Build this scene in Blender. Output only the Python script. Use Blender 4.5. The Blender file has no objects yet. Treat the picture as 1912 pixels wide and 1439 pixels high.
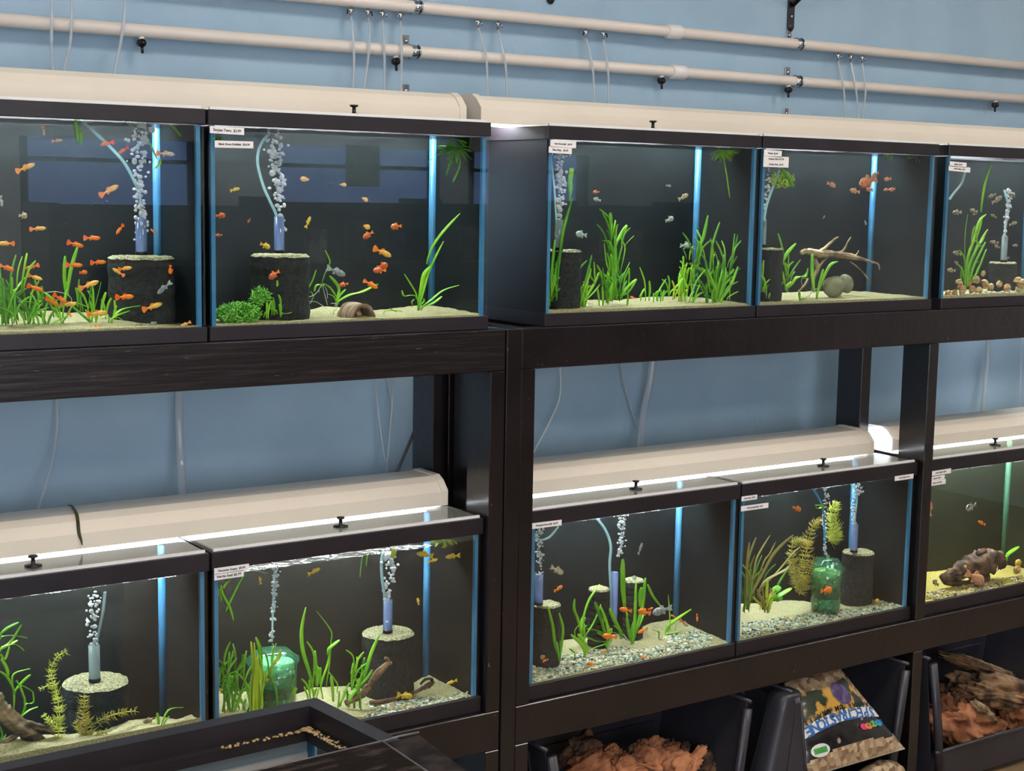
import bpy, math, random
from mathutils import Vector, Matrix, noise
random.seed(7)
C = bpy.context.scene.collection
SC = bpy.context.scene
PI = math.pi
# ------------------------------------------------------------------ camera
IW, IH, FOC = 1912.0, 1439.0, 2823.05
YAW, PITCH, ROLL = 0.60487, 0.12727, 0.017276
CAM = Vector((-1.2309, -2.6161, 0.285))
cy, sy, cp, sp = math.cos(YAW), math.sin(YAW), math.cos(PITCH), math.sin(PITCH)
FW = Vector((sy * cp, cy * cp, -sp)); RT = Vector((cy, -sy, 0)); UP = RT.cross(FW)
R2 = RT * math.cos(ROLL) + UP * math.sin(ROLL); U2V = -RT * math.sin(ROLL) + UP * math.cos(ROLL)
cam = bpy.data.cameras.new('camera'); co = bpy.data.objects.new('camera', cam); C.objects.link(co)
M = Matrix.Identity(4)
for i in range(3):
    M[i][0] = R2[i]; M[i][1] = U2V[i]; M[i][2] = -FW[i]; M[i][3] = CAM[i]
co.matrix_world = M
cam.sensor_fit = 'HORIZONTAL'; cam.sensor_width = 36.0; cam.lens = FOC / IW * 36.0; cam.clip_start = 0.05
SC.camera = co
# ------------------------------------------------------------------ world, exposure
w = bpy.data.worlds.new('world'); SC.world = w; w.use_nodes = True
w.node_tree.nodes['Background'].inputs[0].default_value = (0.5, 0.6, 0.8, 1)
w.node_tree.nodes['Background'].inputs[1].default_value = 0.05
SC.view_settings.view_transform = 'Standard'; SC.view_settings.look = 'None'
SC.view_settings.gamma = 1.0; SC.view_settings.exposure = 0.45; SC.view_settings.use_curve_mapping = False
try:
    SC.cycles.transparent_max_bounces = 40; SC.cycles.max_bounces = 10
    SC.cycles.sample_clamp_indirect = 4.0
    SC.cycles.caustics_reflective = False; SC.cycles.caustics_refractive = False
except Exception: pass
LED = 70.0        # strips inside the hoods
CEIL = 17.0        # ceiling light panels
BLUE_PANEL = 1.5  # blue panels across the aisle

# ------------------------------------------------------------------ helpers
def at(px, py, Y):
    d = FW + R2 * ((px - IW / 2) / FOC) + U2V * ((IH / 2 - py) / FOC)
    return CAM + d * ((Y - CAM.y) / d.y)
def atz(px, py, Z):
    d = FW + R2 * ((px - IW / 2) / FOC) + U2V * ((IH / 2 - py) / FOC)
    return CAM + d * ((Z - CAM.z) / d.z)
def pxm(p): return (Vector(p) - CAM).dot(FW) / FOC     # metres covered by one photo pixel at a point
def lin(c):
    return tuple(((v / 255.0) / 12.92 if v / 255.0 <= 0.04045 else ((v / 255.0 + 0.055) / 1.055) ** 2.4) for v in c[:3]) + (1,)
def mat(name, rgb, rough=0.5, metal=0.0, spec=0.5, rgb2=None, scale=30.0, stretch=(1, 1, 1), lo=0.4, hi=0.6, bump=0.0, bscale=None,
        kind='noise', coat=0.0, sss=0.0, trans=0.0, emit=None, es=0.0, speck=None, sscale=60, sth=0.70, detail=4):
    m = bpy.data.materials.new(name); m.use_nodes = True
    n = m.node_tree.nodes; l = m.node_tree.links; b = n['Principled BSDF']
    b.inputs['Base Color'].default_value = lin(rgb); b.inputs['Roughness'].default_value = rough
    b.inputs['Metallic'].default_value = metal; b.inputs['Specular IOR Level'].default_value = spec
    b.inputs['Coat Weight'].default_value = coat; b.inputs['Coat Roughness'].default_value = 0.12
    if trans: b.inputs['Transmission Weight'].default_value = trans
    if emit: b.inputs['Emission Color'].default_value = lin(emit); b.inputs['Emission Strength'].default_value = es
    tc = n.new('ShaderNodeTexCoord'); mp = n.new('ShaderNodeMapping'); l.new(tc.outputs['Object'], mp.inputs[0])
    mp.inputs['Scale'].default_value = stretch
    col = None
    def tex(k, s):
        if k == 'voronoi':
            t = n.new('ShaderNodeTexVoronoi'); t.inputs['Scale'].default_value = s; l.new(mp.outputs[0], t.inputs['Vector']); return t, t.outputs['Color'], t.outputs['Distance']
        t = n.new('ShaderNodeTexNoise'); t.inputs['Scale'].default_value = s; t.inputs['Detail'].default_value = detail
        l.new(mp.outputs[0], t.inputs['Vector']); return t, t.outputs['Fac'], t.outputs['Fac']
    if rgb2:
        t, o, d = tex(kind, scale); r = n.new('ShaderNodeValToRGB'); l.new(o, r.inputs[0])
        r.color_ramp.elements[0].position = lo; r.color_ramp.elements[1].position = hi
        r.color_ramp.elements[0].color = lin(rgb); r.color_ramp.elements[1].color = lin(rgb2)
        col = r.outputs[0]
    if speck:
        t2 = n.new('ShaderNodeTexNoise'); t2.inputs['Scale'].default_value = sscale; t2.inputs['Detail'].default_value = 3
        l.new(mp.outputs[0], t2.inputs['Vector']); r2 = n.new('ShaderNodeValToRGB'); l.new(t2.outputs['Fac'], r2.inputs[0])
        r2.color_ramp.elements[0].position = sth; r2.color_ramp.elements[1].position = sth + 0.03
        mx = n.new('ShaderNodeMix'); mx.data_type = 'RGBA'; l.new(r2.outputs[0], mx.inputs[0])
        if col: l.new(col, mx.inputs[6])
        else: mx.inputs[6].default_value = lin(rgb)
        mx.inputs[7].default_value = lin(speck); col = mx.outputs[2]
    if col: l.new(col, b.inputs['Base Color'])
    if bump:
        t, o, d = tex(kind, bscale or scale); bp = n.new('ShaderNodeBump'); bp.inputs['Strength'].default_value = bump
        bp.inputs['Distance'].default_value = 0.003; l.new(d, bp.inputs['Height']); l.new(bp.outputs[0], b.inputs['Normal'])
    return m
def glassmat(name, tint, ior=1.5, rough=0.0, boost=1.0, wave=0.0, wscale=30, body=0.0, bodycol=(200, 220, 220), tir=False):
    m = bpy.data.materials.new(name); m.use_nodes = True; n = m.node_tree.nodes; l = m.node_tree.links
    n.remove(n['Principled BSDF']); out = n['Material Output']
    tr = n.new('ShaderNodeBsdfTransparent'); tr.inputs[0].default_value = tint + (1,)
    gl = n.new('ShaderNodeBsdfGlossy'); gl.inputs['Roughness'].default_value = rough
    fr = n.new('ShaderNodeFresnel'); fr.inputs['IOR'].default_value = ior
    if not tir:   # a thin pane leaves rays straight, so its far side must not reflect them totally
        ge = n.new('ShaderNodeNewGeometry'); mi = n.new('ShaderNodeMapRange'); l.new(ge.outputs['Backfacing'], mi.inputs[0])
        mi.inputs[3].default_value = ior; mi.inputs[4].default_value = 1.0 / ior; l.new(mi.outputs[0], fr.inputs['IOR'])
    mx = n.new('ShaderNodeMixShader'); src = tr.outputs[0]
    if body:
        df = n.new('ShaderNodeBsdfDiffuse'); df.inputs[0].default_value = lin(bodycol)
        tl = n.new('ShaderNodeBsdfTranslucent'); tl.inputs[0].default_value = lin(bodycol)
        ms = n.new('ShaderNodeMixShader'); ms.inputs[0].default_value = 0.5; l.new(df.outputs[0], ms.inputs[1]); l.new(tl.outputs[0], ms.inputs[2])
        m2 = n.new('ShaderNodeMixShader'); m2.inputs[0].default_value = body; l.new(tr.outputs[0], m2.inputs[1]); l.new(ms.outputs[0], m2.inputs[2]); src = m2.outputs[0]
    mt = n.new('ShaderNodeMath'); mt.operation = 'MULTIPLY'; mt.inputs[1].default_value = boost; mt.use_clamp = True
    l.new(fr.outputs[0], mt.inputs[0]); l.new(mt.outputs[0], mx.inputs[0]); l.new(src, mx.inputs[1]); l.new(gl.outputs[0], mx.inputs[2])
    l.new(mx.outputs[0], out.inputs[0])
    if wave:
        tc = n.new('ShaderNodeTexCoord'); t = n.new('ShaderNodeTexNoise'); t.inputs['Scale'].default_value = wscale; t.inputs['Detail'].default_value = 2
        l.new(tc.outputs['Object'], t.inputs['Vector']); bp = n.new('ShaderNodeBump'); bp.inputs['Strength'].default_value = wave; bp.inputs['Distance'].default_value = 0.01
        l.new(t.outputs['Fac'], bp.inputs['Height']); l.new(bp.outputs[0], gl.inputs['Normal']); l.new(bp.outputs[0], fr.inputs['Normal'])
    return m
def emat(name, rgb, s):
    m = bpy.data.materials.new(name); m.use_nodes = True; n = m.node_tree.nodes; n.remove(n['Principled BSDF'])
    e = n.new('ShaderNodeEmission'); e.inputs[0].default_value = lin(rgb); e.inputs[1].default_value = s
    m.node_tree.links.new(e.outputs[0], n['Material Output'].inputs[0]); return m

class MB:
    def __init__(s): s.v = []; s.f = []; s.mi = []; s.k = 0; s.sm = []
    def add(s, vs, fs, smooth=False):
        o = len(s.v); s.v += [tuple(v) for v in vs]
        for f in fs: s.f.append(tuple(i + o for i in f)); s.mi.append(s.k); s.sm.append(smooth)
        return s
    def box(s, x0, x1, y0, y1, z0, z1, b=0.0):
        if b <= 0:
            vs = [(x, y, z) for z in (z0, z1) for y in (y0, y1) for x in (x0, x1)]
            return s.add(vs, [(0, 2, 3, 1), (4, 5, 7, 6), (0, 1, 5, 4), (2, 6, 7, 3), (0, 4, 6, 2), (1, 3, 7, 5)])
        vs = []; A = ((x0, x1), (y0, y1), (z0, z1))   # chamfered box: 24 verts
        idx = {}
        for cx in (0, 1):
            for cyy in (0, 1):
                for cz in (0, 1):
                    for ax in (0, 1, 2):
                        c = [cx, cyy, cz]; p = []
                        for a in range(3):
                            base = A[a][c[a]]; sgn = 1 if c[a] == 0 else -1
                            p.append(base if a == ax else base + sgn * b)
                        idx[(cx, cyy, cz, ax)] = len(vs); vs.append(p)
        fs = []
        for ax in range(3):
            o = [a for a in range(3) if a != ax]
            for sd in (0, 1):
                q = []
                for (i, j) in ((0, 0), (1, 0), (1, 1), (0, 1)):
                    c = [0, 0, 0]; c[ax] = sd; c[o[0]] = i; c[o[1]] = j; q.append(idx[(c[0], c[1], c[2], ax)])
                fs.append(q)
        for ax in range(3):
            o = [a for a in range(3) if a != ax]
            for i in (0, 1):
                for j in (0, 1):
                    q = []
                    for sd, aa in ((0, o[0]), (0, o[1]), (1, o[1]), (1, o[0])):
                        c = [0, 0, 0]; c[ax] = sd; c[o[0]] = i; c[o[1]] = j; q.append(idx[(c[0], c[1], c[2], aa)])
                    fs.append(q)
        for cx in (0, 1):
            for cyy in (0, 1):
                for cz in (0, 1): fs.append([idx[(cx, cyy, cz, a)] for a in range(3)])
        # orient outward
        ctr = Vector(((x0 + x1) / 2, (y0 + y1) / 2, (z0 + z1) / 2)); ff = []
        for f in fs:
            p = [Vector(vs[i]) for i in f]; nn = (p[1] - p[0]).cross(p[2] - p[0]); mid = sum(p, Vector()) / len(p)
            ff.append(list(reversed(f)) if nn.dot(mid - ctr) < 0 else f)
        return s.add(vs, ff)
    def sweep(s, pts, rad, n=8, rad2=None, side=None, cap=True, smooth=True, tw=0.0, jit=0.0):
        pts = [Vector(p) for p in pts]; m = len(pts)
        if not hasattr(rad, '__len__'): rad = [rad] * m
        if rad2 is None: rad2 = rad
        elif not hasattr(rad2, '__len__'): rad2 = [rad2] * m
        vs = []; A = None
        for i in range(m):
            t = (pts[min(i + 1, m - 1)] - pts[max(i - 1, 0)])
            if t.length < 1e-9: t = Vector((0, 0, 1))
            t.normalize()
            if side is not None: a = Vector(side) - t * Vector(side).dot(t)
            else:
                a = (A if A is not None else (Vector((1, 0, 0)) if abs(t.x) < 0.8 else Vector((0, 1, 0)))); a = a - t * a.dot(t)
            if a.length < 1e-6: a = t.orthogonal()
            a.normalize(); A = a; b = t.cross(a)
            for k in range(n):
                th = 2 * PI * k / n + tw * i
                j = 1 + (random.uniform(-jit, jit) if jit else 0)
                vs.append(pts[i] + a * (math.cos(th) * rad[i] * j) + b * (math.sin(th) * rad2[i] * j))
        fs = [(i * n + k, i * n + (k + 1) % n, (i + 1) * n + (k + 1) % n, (i + 1) * n + k) for i in range(m - 1) for k in range(n)]
        if cap: fs += [tuple(reversed(range(n))), tuple((m - 1) * n + k for k in range(n))]
        return s.add(vs, fs, smooth)
    def cyl(s, x, y, z0, z1, r0, r1=None, n=24, smooth=True):
        return s.sweep([(x, y, z0), (x, y, z1)], [r0, r0 if r1 is None else r1], n, side=(1, 0, 0), smooth=smooth)
    def lathe(s, x, y, prof, n=24, smooth=True):
        vs = [(x + r * math.cos(2 * PI * k / n), y + r * math.sin(2 * PI * k / n), z) for r, z in prof for k in range(n)]
        fs = [(i * n + k, i * n + (k + 1) % n, (i + 1) * n + (k + 1) % n, (i + 1) * n + k) for i in range(len(prof) - 1) for k in range(n)]
        return s.add(vs, fs, smooth)
    def ball(s, c, r, sx=1, sy=1, sz=1, seg=8, ring=5, jit=0, smooth=True):
        c = Vector(c); vs = [c + Vector((0, 0, r * sz))]
        for i in range(1, ring):
            a = PI * i / ring
            for k in range(seg):
                b = 2 * PI * k / seg; j = 1 + (random.uniform(-jit, jit) if jit else 0)
                vs.append(c + Vector((r * sx * math.sin(a) * math.cos(b) * j, r * sy * math.sin(a) * math.sin(b) * j, r * sz * math.cos(a) * j)))
        vs.append(c - Vector((0, 0, r * sz))); e = len(vs) - 1
        fs = [(0, 1 + k, 1 + (k + 1) % seg) for k in range(seg)]
        for i in range(ring - 2):
            for k in range(seg):
                a = 1 + i * seg + k; b = 1 + i * seg + (k + 1) % seg; fs.append((a, a + seg, b + seg, b))
        o = 1 + (ring - 2) * seg
        fs += [(o + k, e, o + (k + 1) % seg) for k in range(seg)]
        return s.add(vs, fs, smooth)
    def build(s, name, mats, parent=None):
        me = bpy.data.meshes.new(name); me.from_pydata(s.v, [], s.f)
        if not isinstance(mats, (list, tuple)): mats = [mats]
        for m in mats: me.materials.append(m)
        me.polygons.foreach_set('material_index', s.mi); me.polygons.foreach_set('use_smooth', s.sm); me.update()
        o = bpy.data.objects.new(name, me); C.objects.link(o)
        if parent: o.parent = parent; o.matrix_parent_inverse = Matrix.Translation(-parent.location)
        return o
def tag(o, label=None, cat=None, group=None, kind=None):
    if label: o['label'] = label
    if cat: o['category'] = cat
    if group: o['group'] = group
    if kind: o['kind'] = kind
    return o
def thing(name, loc, label, cat, group=None):
    o = bpy.data.objects.new(name, None); C.objects.link(o); o.location = loc; o.empty_display_size = 0.02
    return tag(o, label, cat, group)
def smooth_path(pts, n=6):
    pts = [Vector(p) for p in pts]; out = []
    for i in range(len(pts) - 1):
        p0 = pts[max(i - 1, 0)]; p1 = pts[i]; p2 = pts[i + 1]; p3 = pts[min(i + 2, len(pts) - 1)]
        for k in range(n):
            t = k / n; out.append(0.5 * ((2 * p1) + (p2 - p0) * t + (2 * p0 - 5 * p1 + 4 * p2 - p3) * t * t + (3 * p1 - p0 - 3 * p2 + p3) * t ** 3))
    out.append(pts[-1]); return out
def text_mesh(name, s, size, m, parent, origin, xd, zd, align='CENTER', depth=0.0003, bold=0.0, sx=1.0):
    cu = bpy.data.curves.new(name, 'FONT'); cu.body = s; cu.size = size; cu.extrude = depth; cu.align_x = align; cu.align_y = 'CENTER'; cu.offset = bold
    cu.resolution_u = 2
    to = bpy.data.objects.new(name + '_tmp', cu); C.objects.link(to)
    dg = bpy.context.evaluated_depsgraph_get(); dg.update(); me = bpy.data.meshes.new_from_object(to.evaluated_get(dg)); me.name = name
    bpy.data.objects.remove(to); me.materials.clear(); me.materials.append(m)
    xd = Vector(xd).normalized(); zd = Vector(zd).normalized(); nd = xd.cross(zd); o = Vector(origin)
    for v in me.vertices: v.co = o + xd * (v.co.x * sx) + zd * v.co.y + nd * v.co.z
    ob = bpy.data.objects.new(name, me); C.objects.link(ob)
    if parent: ob.parent = parent; ob.matrix_parent_inverse = Matrix.Translation(-parent.location)
    return ob

# ------------------------------------------------------------------ materials
m_wall = mat('blue_wall_paint', (153, 181, 201), 0.75, rgb2=(159, 187, 206), scale=6, bump=0.25, bscale=90)
m_wall2 = mat('pale_wall_paint', (205, 208, 210), 0.8, rgb2=(198, 201, 204), scale=6)
m_ceil = mat('ceiling_paint', (225, 222, 215), 0.9, rgb2=(215, 212, 205), scale=12)
m_floor = mat('wood_floor', (150, 125, 98), 0.5, rgb2=(120, 98, 75), scale=5, stretch=(1, 14, 1), lo=0.3, hi=0.7)
m_paint = mat('black_rack_paint', (20, 16, 17), 0.30, rgb2=(28, 22, 23), scale=7, stretch=(1, 1, 1), bump=0.35, bscale=45, coat=0.35, speck=(105, 95, 95), sscale=95, sth=0.735)
m_grain = mat('black_painted_grain', (22, 17, 18), 0.36, rgb2=(48, 37, 38), scale=14, stretch=(0.35, 1, 5), lo=0.52, hi=0.72, bump=0.5, bscale=22, coat=0.25, speck=(120, 105, 105), sscale=80, sth=0.72)
m_frame = mat('black_frame_plastic', (30, 26, 31), 0.42, rgb2=(36, 31, 36), scale=10, spec=0.5)
m_black = mat('black_plastic', (14, 12, 14), 0.4, rgb2=(19, 17, 19), scale=20)
m_back = mat('black_background_film', (18, 23, 25), 0.5, rgb2=(28, 34, 35), scale=8, lo=0.35, hi=0.7, speck=(90, 100, 95), sscale=130, sth=0.76)
m_backbrown = mat('brown_black_background', (29, 28, 24), 0.55, rgb2=(42, 39, 33), scale=7, stretch=(1, 1, 2.5), lo=0.35, hi=0.7, speck=(110, 110, 95), sscale=130, sth=0.74)
m_backolive = mat('olive_algae_background', (36, 40, 22), 0.6, rgb2=(46, 50, 28), scale=7, lo=0.35, hi=0.7, speck=(110, 115, 85), sscale=120, sth=0.76)
m_seam = mat('pale_blue_silicone', (66, 128, 168), 0.35, rgb2=(78, 140, 178), scale=12)
m_seamg = mat('pale_green_silicone', (84, 138, 112), 0.35, rgb2=(96, 148, 112), scale=12)
m_glass = glassmat('tank_glass', (0.955, 0.975, 0.975), 1.5)
m_lid = glassmat('lid_glass', (0.96, 0.98, 0.97), 1.5, body=0.24, bodycol=(238, 243, 240))
m_wside = glassmat('water_body', (0.965, 0.985, 0.985), 1.0)
m_wtop = glassmat('water_surface', (0.97, 0.99, 0.99), 1.33, wave=0.35, wscale=35, tir=True)
m_clear = glassmat('clear_tube_plastic', (0.93, 0.96, 0.96), 1.45, boost=1.3, body=0.55, bodycol=(235, 240, 245))
m_clearblue = glassmat('lift_tube_plastic', (0.8, 0.87, 0.98), 1.45, rough=0.05, boost=1.3, body=0.50, bodycol=(165, 185, 225))
m_cleargrey = glassmat('cloudy_lift_tube', (0.86, 0.92, 0.92), 1.45, rough=0.05, boost=1.3, body=0.5, bodycol=(185, 200, 195))
m_aqua = glassmat('aqua_airline', (0.8, 0.95, 0.95), 1.45, rough=0.05, boost=1.3, body=0.75, bodycol=(215, 245, 245))
m_greenp = glassmat('green_clear_plastic', (0.80, 0.97, 0.88), 1.45, rough=0.03, boost=1.4, body=0.13, bodycol=(140, 225, 180))
m_bubble = glassmat('air_bubble', (1, 1, 1), 1.33, rough=0.1, boost=2.0, body=0.97, bodycol=(255, 255, 255))  # white body colour stands for the light that bubbles reflect
m_pipe = mat('white_pipe', (228, 218, 208), 0.35, rgb2=(224, 214, 203), scale=6)
m_coup = mat('white_coupling', (232, 228, 224), 0.3, rgb2=(226, 222, 218), scale=9)
m_hood = mat('cream_hood_plastic', (230, 220, 204), 0.32, rgb2=(225, 215, 198), scale=4, speck=(120, 110, 100), sscale=60, sth=0.80)
m_white = mat('white_plastic', (235, 235, 232), 0.3, rgb2=(228, 228, 225), scale=9)
m_metal = mat('zinc_metal', (200, 203, 206), 0.22, metal=1.0, rgb2=(165, 168, 172), scale=40)
m_glowcap = glassmat('translucent_white_cap', (1, 1, 1), 1.4, body=0.97, bodycol=(250, 250, 250))
m_led = emat('led_diffuser', (238, 246, 255), LED)
m_paper = mat('paper_tag', (234, 232, 230), 0.7, rgb2=(228, 226, 224), scale=40)
m_ink = mat('dark_ink', (58, 52, 54), 0.7, rgb2=(66, 60, 62), scale=50)
m_sand = mat('pale_sand', (184, 174, 124), 0.9, rgb2=(138, 130, 92), scale=420, lo=0.38, hi=0.62, bump=0.6, bscale=260, speck=(95, 95, 80), sscale=520, sth=0.66)
m_sandy = mat('yellow_sand', (196, 176, 84), 0.9, rgb2=(160, 140, 62), scale=380, lo=0.38, hi=0.62, bump=0.6, bscale=260)
PEB = [mat('pebble_' + n, c, 0.6, rgb2=tuple(int(v * 0.85) for v in c), scale=120) for n, c in
       (('cream', (215, 205, 160)), ('white', (225, 225, 205)), ('green_grey', (130, 150, 130)), ('slate', (70, 82, 80)), ('tan', (190, 160, 110)), ('pale_green', (175, 190, 155)))]
m_leaf = mat('leaf_green', (105, 182, 24), 0.45, rgb2=(150, 212, 45), scale=14, sss=0.2)
m_leafd = mat('leaf_dark_green', (70, 138, 28), 0.45, rgb2=(110, 178, 40), scale=14)
m_leaful = mat('leaf_yellow_green', (178, 208, 36), 0.45, rgb2=(205, 222, 60), scale=14)
m_leafb = mat('leaf_olive_brown', (128, 122, 52), 0.5, rgb2=(160, 150, 78), scale=12)
m_moss = mat('moss_green', (80, 175, 45), 0.55, rgb2=(165, 230, 100), scale=60)
m_horn = mat('hornwort_green', (175, 190, 50), 0.55, rgb2=(215, 220, 90), scale=30)
m_hornb = mat('hornwort_gold', (190, 168, 62), 0.55, rgb2=(150, 150, 48), scale=30)
m_root = mat('white_root', (200, 205, 180), 0.6, rgb2=(170, 180, 150), scale=60)
m_sponge = mat('black_sponge', (30, 32, 32), 0.9, rgb2=(46, 48, 44), scale=120, bump=0.8, bscale=200, speck=(110, 112, 100), sscale=160, sth=0.72)
m_crust = mat('pale_sediment', (160, 152, 112), 0.95, rgb2=(88, 86, 62), scale=260, lo=0.40, hi=0.60, bump=0.8, bscale=120)
m_wood = mat('driftwood', (150, 118, 82), 0.8, rgb2=(78, 58, 42), scale=22, stretch=(1, 1, 1), lo=0.38, hi=0.62, bump=0.9, bscale=40)
m_woodp = mat('pale_driftwood', (190, 165, 125), 0.8, rgb2=(120, 98, 72), scale=30, lo=0.38, hi=0.62, bump=0.9, bscale=50)
m_woodd = mat('dark_driftwood', (110, 78, 50), 0.8, rgb2=(52, 36, 26), scale=34, lo=0.4, hi=0.6, bump=1.0, bscale=45)
m_woodr = mat('reddish_driftwood', (190, 128, 88), 0.8, rgb2=(120, 70, 42), scale=16, lo=0.38, hi=0.65, bump=1.0, bscale=30)
m_stone = mat('green_grey_stone', (150, 148, 112), 0.8, rgb2=(120, 118, 92), scale=26, bump=0.4, bscale=60)
m_shell = mat('snail_shell', (222, 198, 142), 0.5, rgb2=(176, 122, 66), scale=50, stretch=(1, 1, 3), bump=0.4)
m_shelly = mat('yellow_snail_shell', (225, 185, 60), 0.5, rgb2=(200, 150, 60), scale=60)
m_bin = mat('black_bin_plastic', (46, 46, 53), 0.34, rgb2=(54, 54, 61), scale=6, speck=(140, 140, 145), sscale=60, sth=0.80)
FISH = {}
def fm(n, a, b=None):
    if n not in FISH: FISH[n] = mat('fish_' + n, a, 0.35, rgb2=b or tuple(int(v * 0.85) for v in a), scale=160)
    return FISH[n]
for n, a, b in (('orange', (255, 118, 18), (255, 150, 45)), ('red', (255, 92, 10), (255, 116, 25)), ('gold', (255, 205, 95), (250, 175, 75)),
                ('yellow', (235, 205, 70), (225, 180, 60)), ('cream', (215, 205, 165), (170, 155, 125)), ('silver', (190, 205, 190), (150, 165, 155)),
                ('grey', (120, 122, 122), (165, 165, 160)), ('black', (22, 24, 24), (40, 42, 40)), ('peach', (228, 150, 110), (215, 120, 80)),
                ('tetra', (225, 120, 65), (200, 90, 45)), ('beige', (185, 165, 125), (120, 105, 80)), ('stripe', (215, 205, 180), (40, 40, 38)), ('pinkish', (225, 165, 125), (205, 140, 100))):
    fm(n, a, b)

# ------------------------------------------------------------------ room
def struct(o): o['kind'] = 'structure'; return o
WY = 0.45; FZ = -1.33; CZ = 1.65
struct(MB().box(-3.2, 5.5, WY, WY + 0.1, FZ, CZ).build('wall_back', m_wall))
struct(MB().box(-3.3, -3.2, -5.6, WY, FZ, CZ).build('wall_left', m_wall2))
struct(MB().box(5.5, 5.6, -5.6, WY, FZ, CZ).build('wall_right', m_wall2))
struct(MB().box(-3.3, 5.6, -5.6, WY + 0.1, FZ - 0.05, FZ).build('floor', m_floor))
struct(MB().box(-3.3, 5.6, -5.6, WY + 0.1, CZ, CZ + 0.05).build('ceiling', m_ceil))
wf = MB()
wx = [(-3.2, 1.05), (2.0, 2.42), (3.5, 3.7), (4.6, 5.5)]
for a, b in wx: wf.box(a, b, -5.1, -5.0, FZ, CZ)
wf.box(1.05, 4.6, -5.1, -5.0, FZ, -0.45); wf.box(1.05, 4.6, -5.1, -5.0, 0.52, CZ)
struct(wf.build('wall_front', m_wall2))
m_bluepanel = emat('blue_panel_glow', (120, 150, 215), BLUE_PANEL)  # blue glow stands in for blue-lit tanks mirrored in the glass
m_fillpanel = emat('added_fill_glow', (226, 228, 240), 4.6)  # panels added out of view to brighten the wall between the shelves
for i, (a, b) in enumerate(((-3.0, -1.5), (-1.3, 0.2))):
    pane = struct(MB().box(a, b, -4.999, -4.99, -0.6, 1.2).build('window_%d' % (i + 4), m_fillpanel))
    fr = MB(); fr.box(a - .04, a, -5.0, -4.97, -0.64, 1.24).box(b, b + 0.04, -5.0, -4.97, -0.64, 1.24).box(a, b, -5.0, -4.97, 1.2, 1.24).box(a, b, -5.0, -4.97, -0.64, -0.6).build('window_frame', m_black, pane)
for i, (a, b) in enumerate(((1.05, 2.0), (2.42, 3.5), (3.7, 4.6))):
    pane = struct(MB().box(a, b, -5.09, -5.08, -0.45, 0.52).build('window_%d' % (i + 1), m_bluepanel))
    fr = MB(); fr.box(a, a + 0.04, -5.08, -5.0, -0.45, 0.52).box(b - 0.04, b, -5.08, -5.0, -0.45, 0.52).box(a, b, -5.08, -5.0, 0.40, 0.42)
    fr.box(a, b, -5.08, -5.0, -0.45, -0.40); fr.build('window_frame', m_black, pane)
# ceiling light panels over the aisle
m_panel = emat('ceiling_light_diffuser', (255, 246, 234), CEIL)
for i, (x, y) in enumerate(((-1.6, -1.5), (0.4, -1.3), (2.4, -1.3), (4.2, -1.5), (0.4, -3.8), (2.6, -3.8))):
    t = thing('ceiling_light', (x, y, CZ), 'recessed square ceiling light panel number %s along the aisle' % ('one', 'two', 'three', 'four', 'five', 'six')[i], 'ceiling light', 'ceiling light panels')
    MB().box(x - 0.28, x + 0.28, y - 0.28, y + 0.28, CZ - 0.018, CZ - 0.012).build('diffuser', m_panel, t)
    f = MB(); 
    for a in (-1, 1): f.box(x + a * 0.29 - 0.012, x + a * 0.29 + 0.012, y - 0.3, y + 0.3, CZ - 0.02, CZ); f.box(x - 0.3, x + 0.3, y + a * 0.29 - 0.012, y + a * 0.29 + 0.012, CZ - 0.02, CZ)
    f.build('frame', m_white, t)

# display shelf mirrored in the tank glass, sized to block the blue panels
t = thing('display_shelf', (2.9, -4.4, FZ), 'dark display shelf across the aisle mirrored in the tank glass', 'shelf')
for x in (0.95, 2.05, 3.0, 3.9, 4.8): MB().box(x, x + 0.05, -4.62, -4.25, FZ, 0.20 if x < 2 else 0.24).build('upright', m_black, t)
for z in (-0.95, -0.55, -0.12, 0.19): MB().box(0.95 if z < 0 else 2.05, 4.85, -4.62, -4.25, z, z + 0.025).build('shelf_board', m_black, t)
MB().box(0.95, 4.85, -4.64, -4.62, FZ, 0.19).build('back_board', m_black, t)
PKC = [((150, 110, 40), 'ochre'), ((60, 100, 60), 'green'), ((150, 60, 40), 'rust red'), ((200, 200, 195), 'white'), ((50, 80, 130), 'blue')]
PKM = [mat('packet_' + n.replace(' ', '_'), c, 0.5, rgb2=tuple(v // 2 for v in c), scale=14) for c, n in PKC]
for r, z in ((0, -0.095), (1, -0.525)):
    for i in range(11):
        x = 2.15 + i * 0.235 + 0.02 * r; hgt = random.uniform(0.16, 0.24); ci = (i * 3 + r) % 5
        o = MB().box(x - 0.05, x + 0.05, -4.45, -4.38, z, z + hgt, 0.004).build('packet', PKM[ci])
        tag(o, '%s packet on the %s board of the mirrored shelf, %s from left' % (PKC[ci][1], ('upper', 'lower')[r], ['first', 'second', 'third', 'fourth', 'fifth', 'sixth', 'seventh', 'eighth', 'ninth', 'tenth', 'eleventh'][i]), 'packet', 'packets on the mirrored shelf')
tag(MB().box(2.66, 2.86, -4.6, -4.585, 0.30, 0.52).build('poster', mat('green_poster', (110, 120, 60), 0.6, rgb2=(70, 95, 50), scale=8)), 'small green and tan poster between the far blue panels', 'poster')
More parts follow.
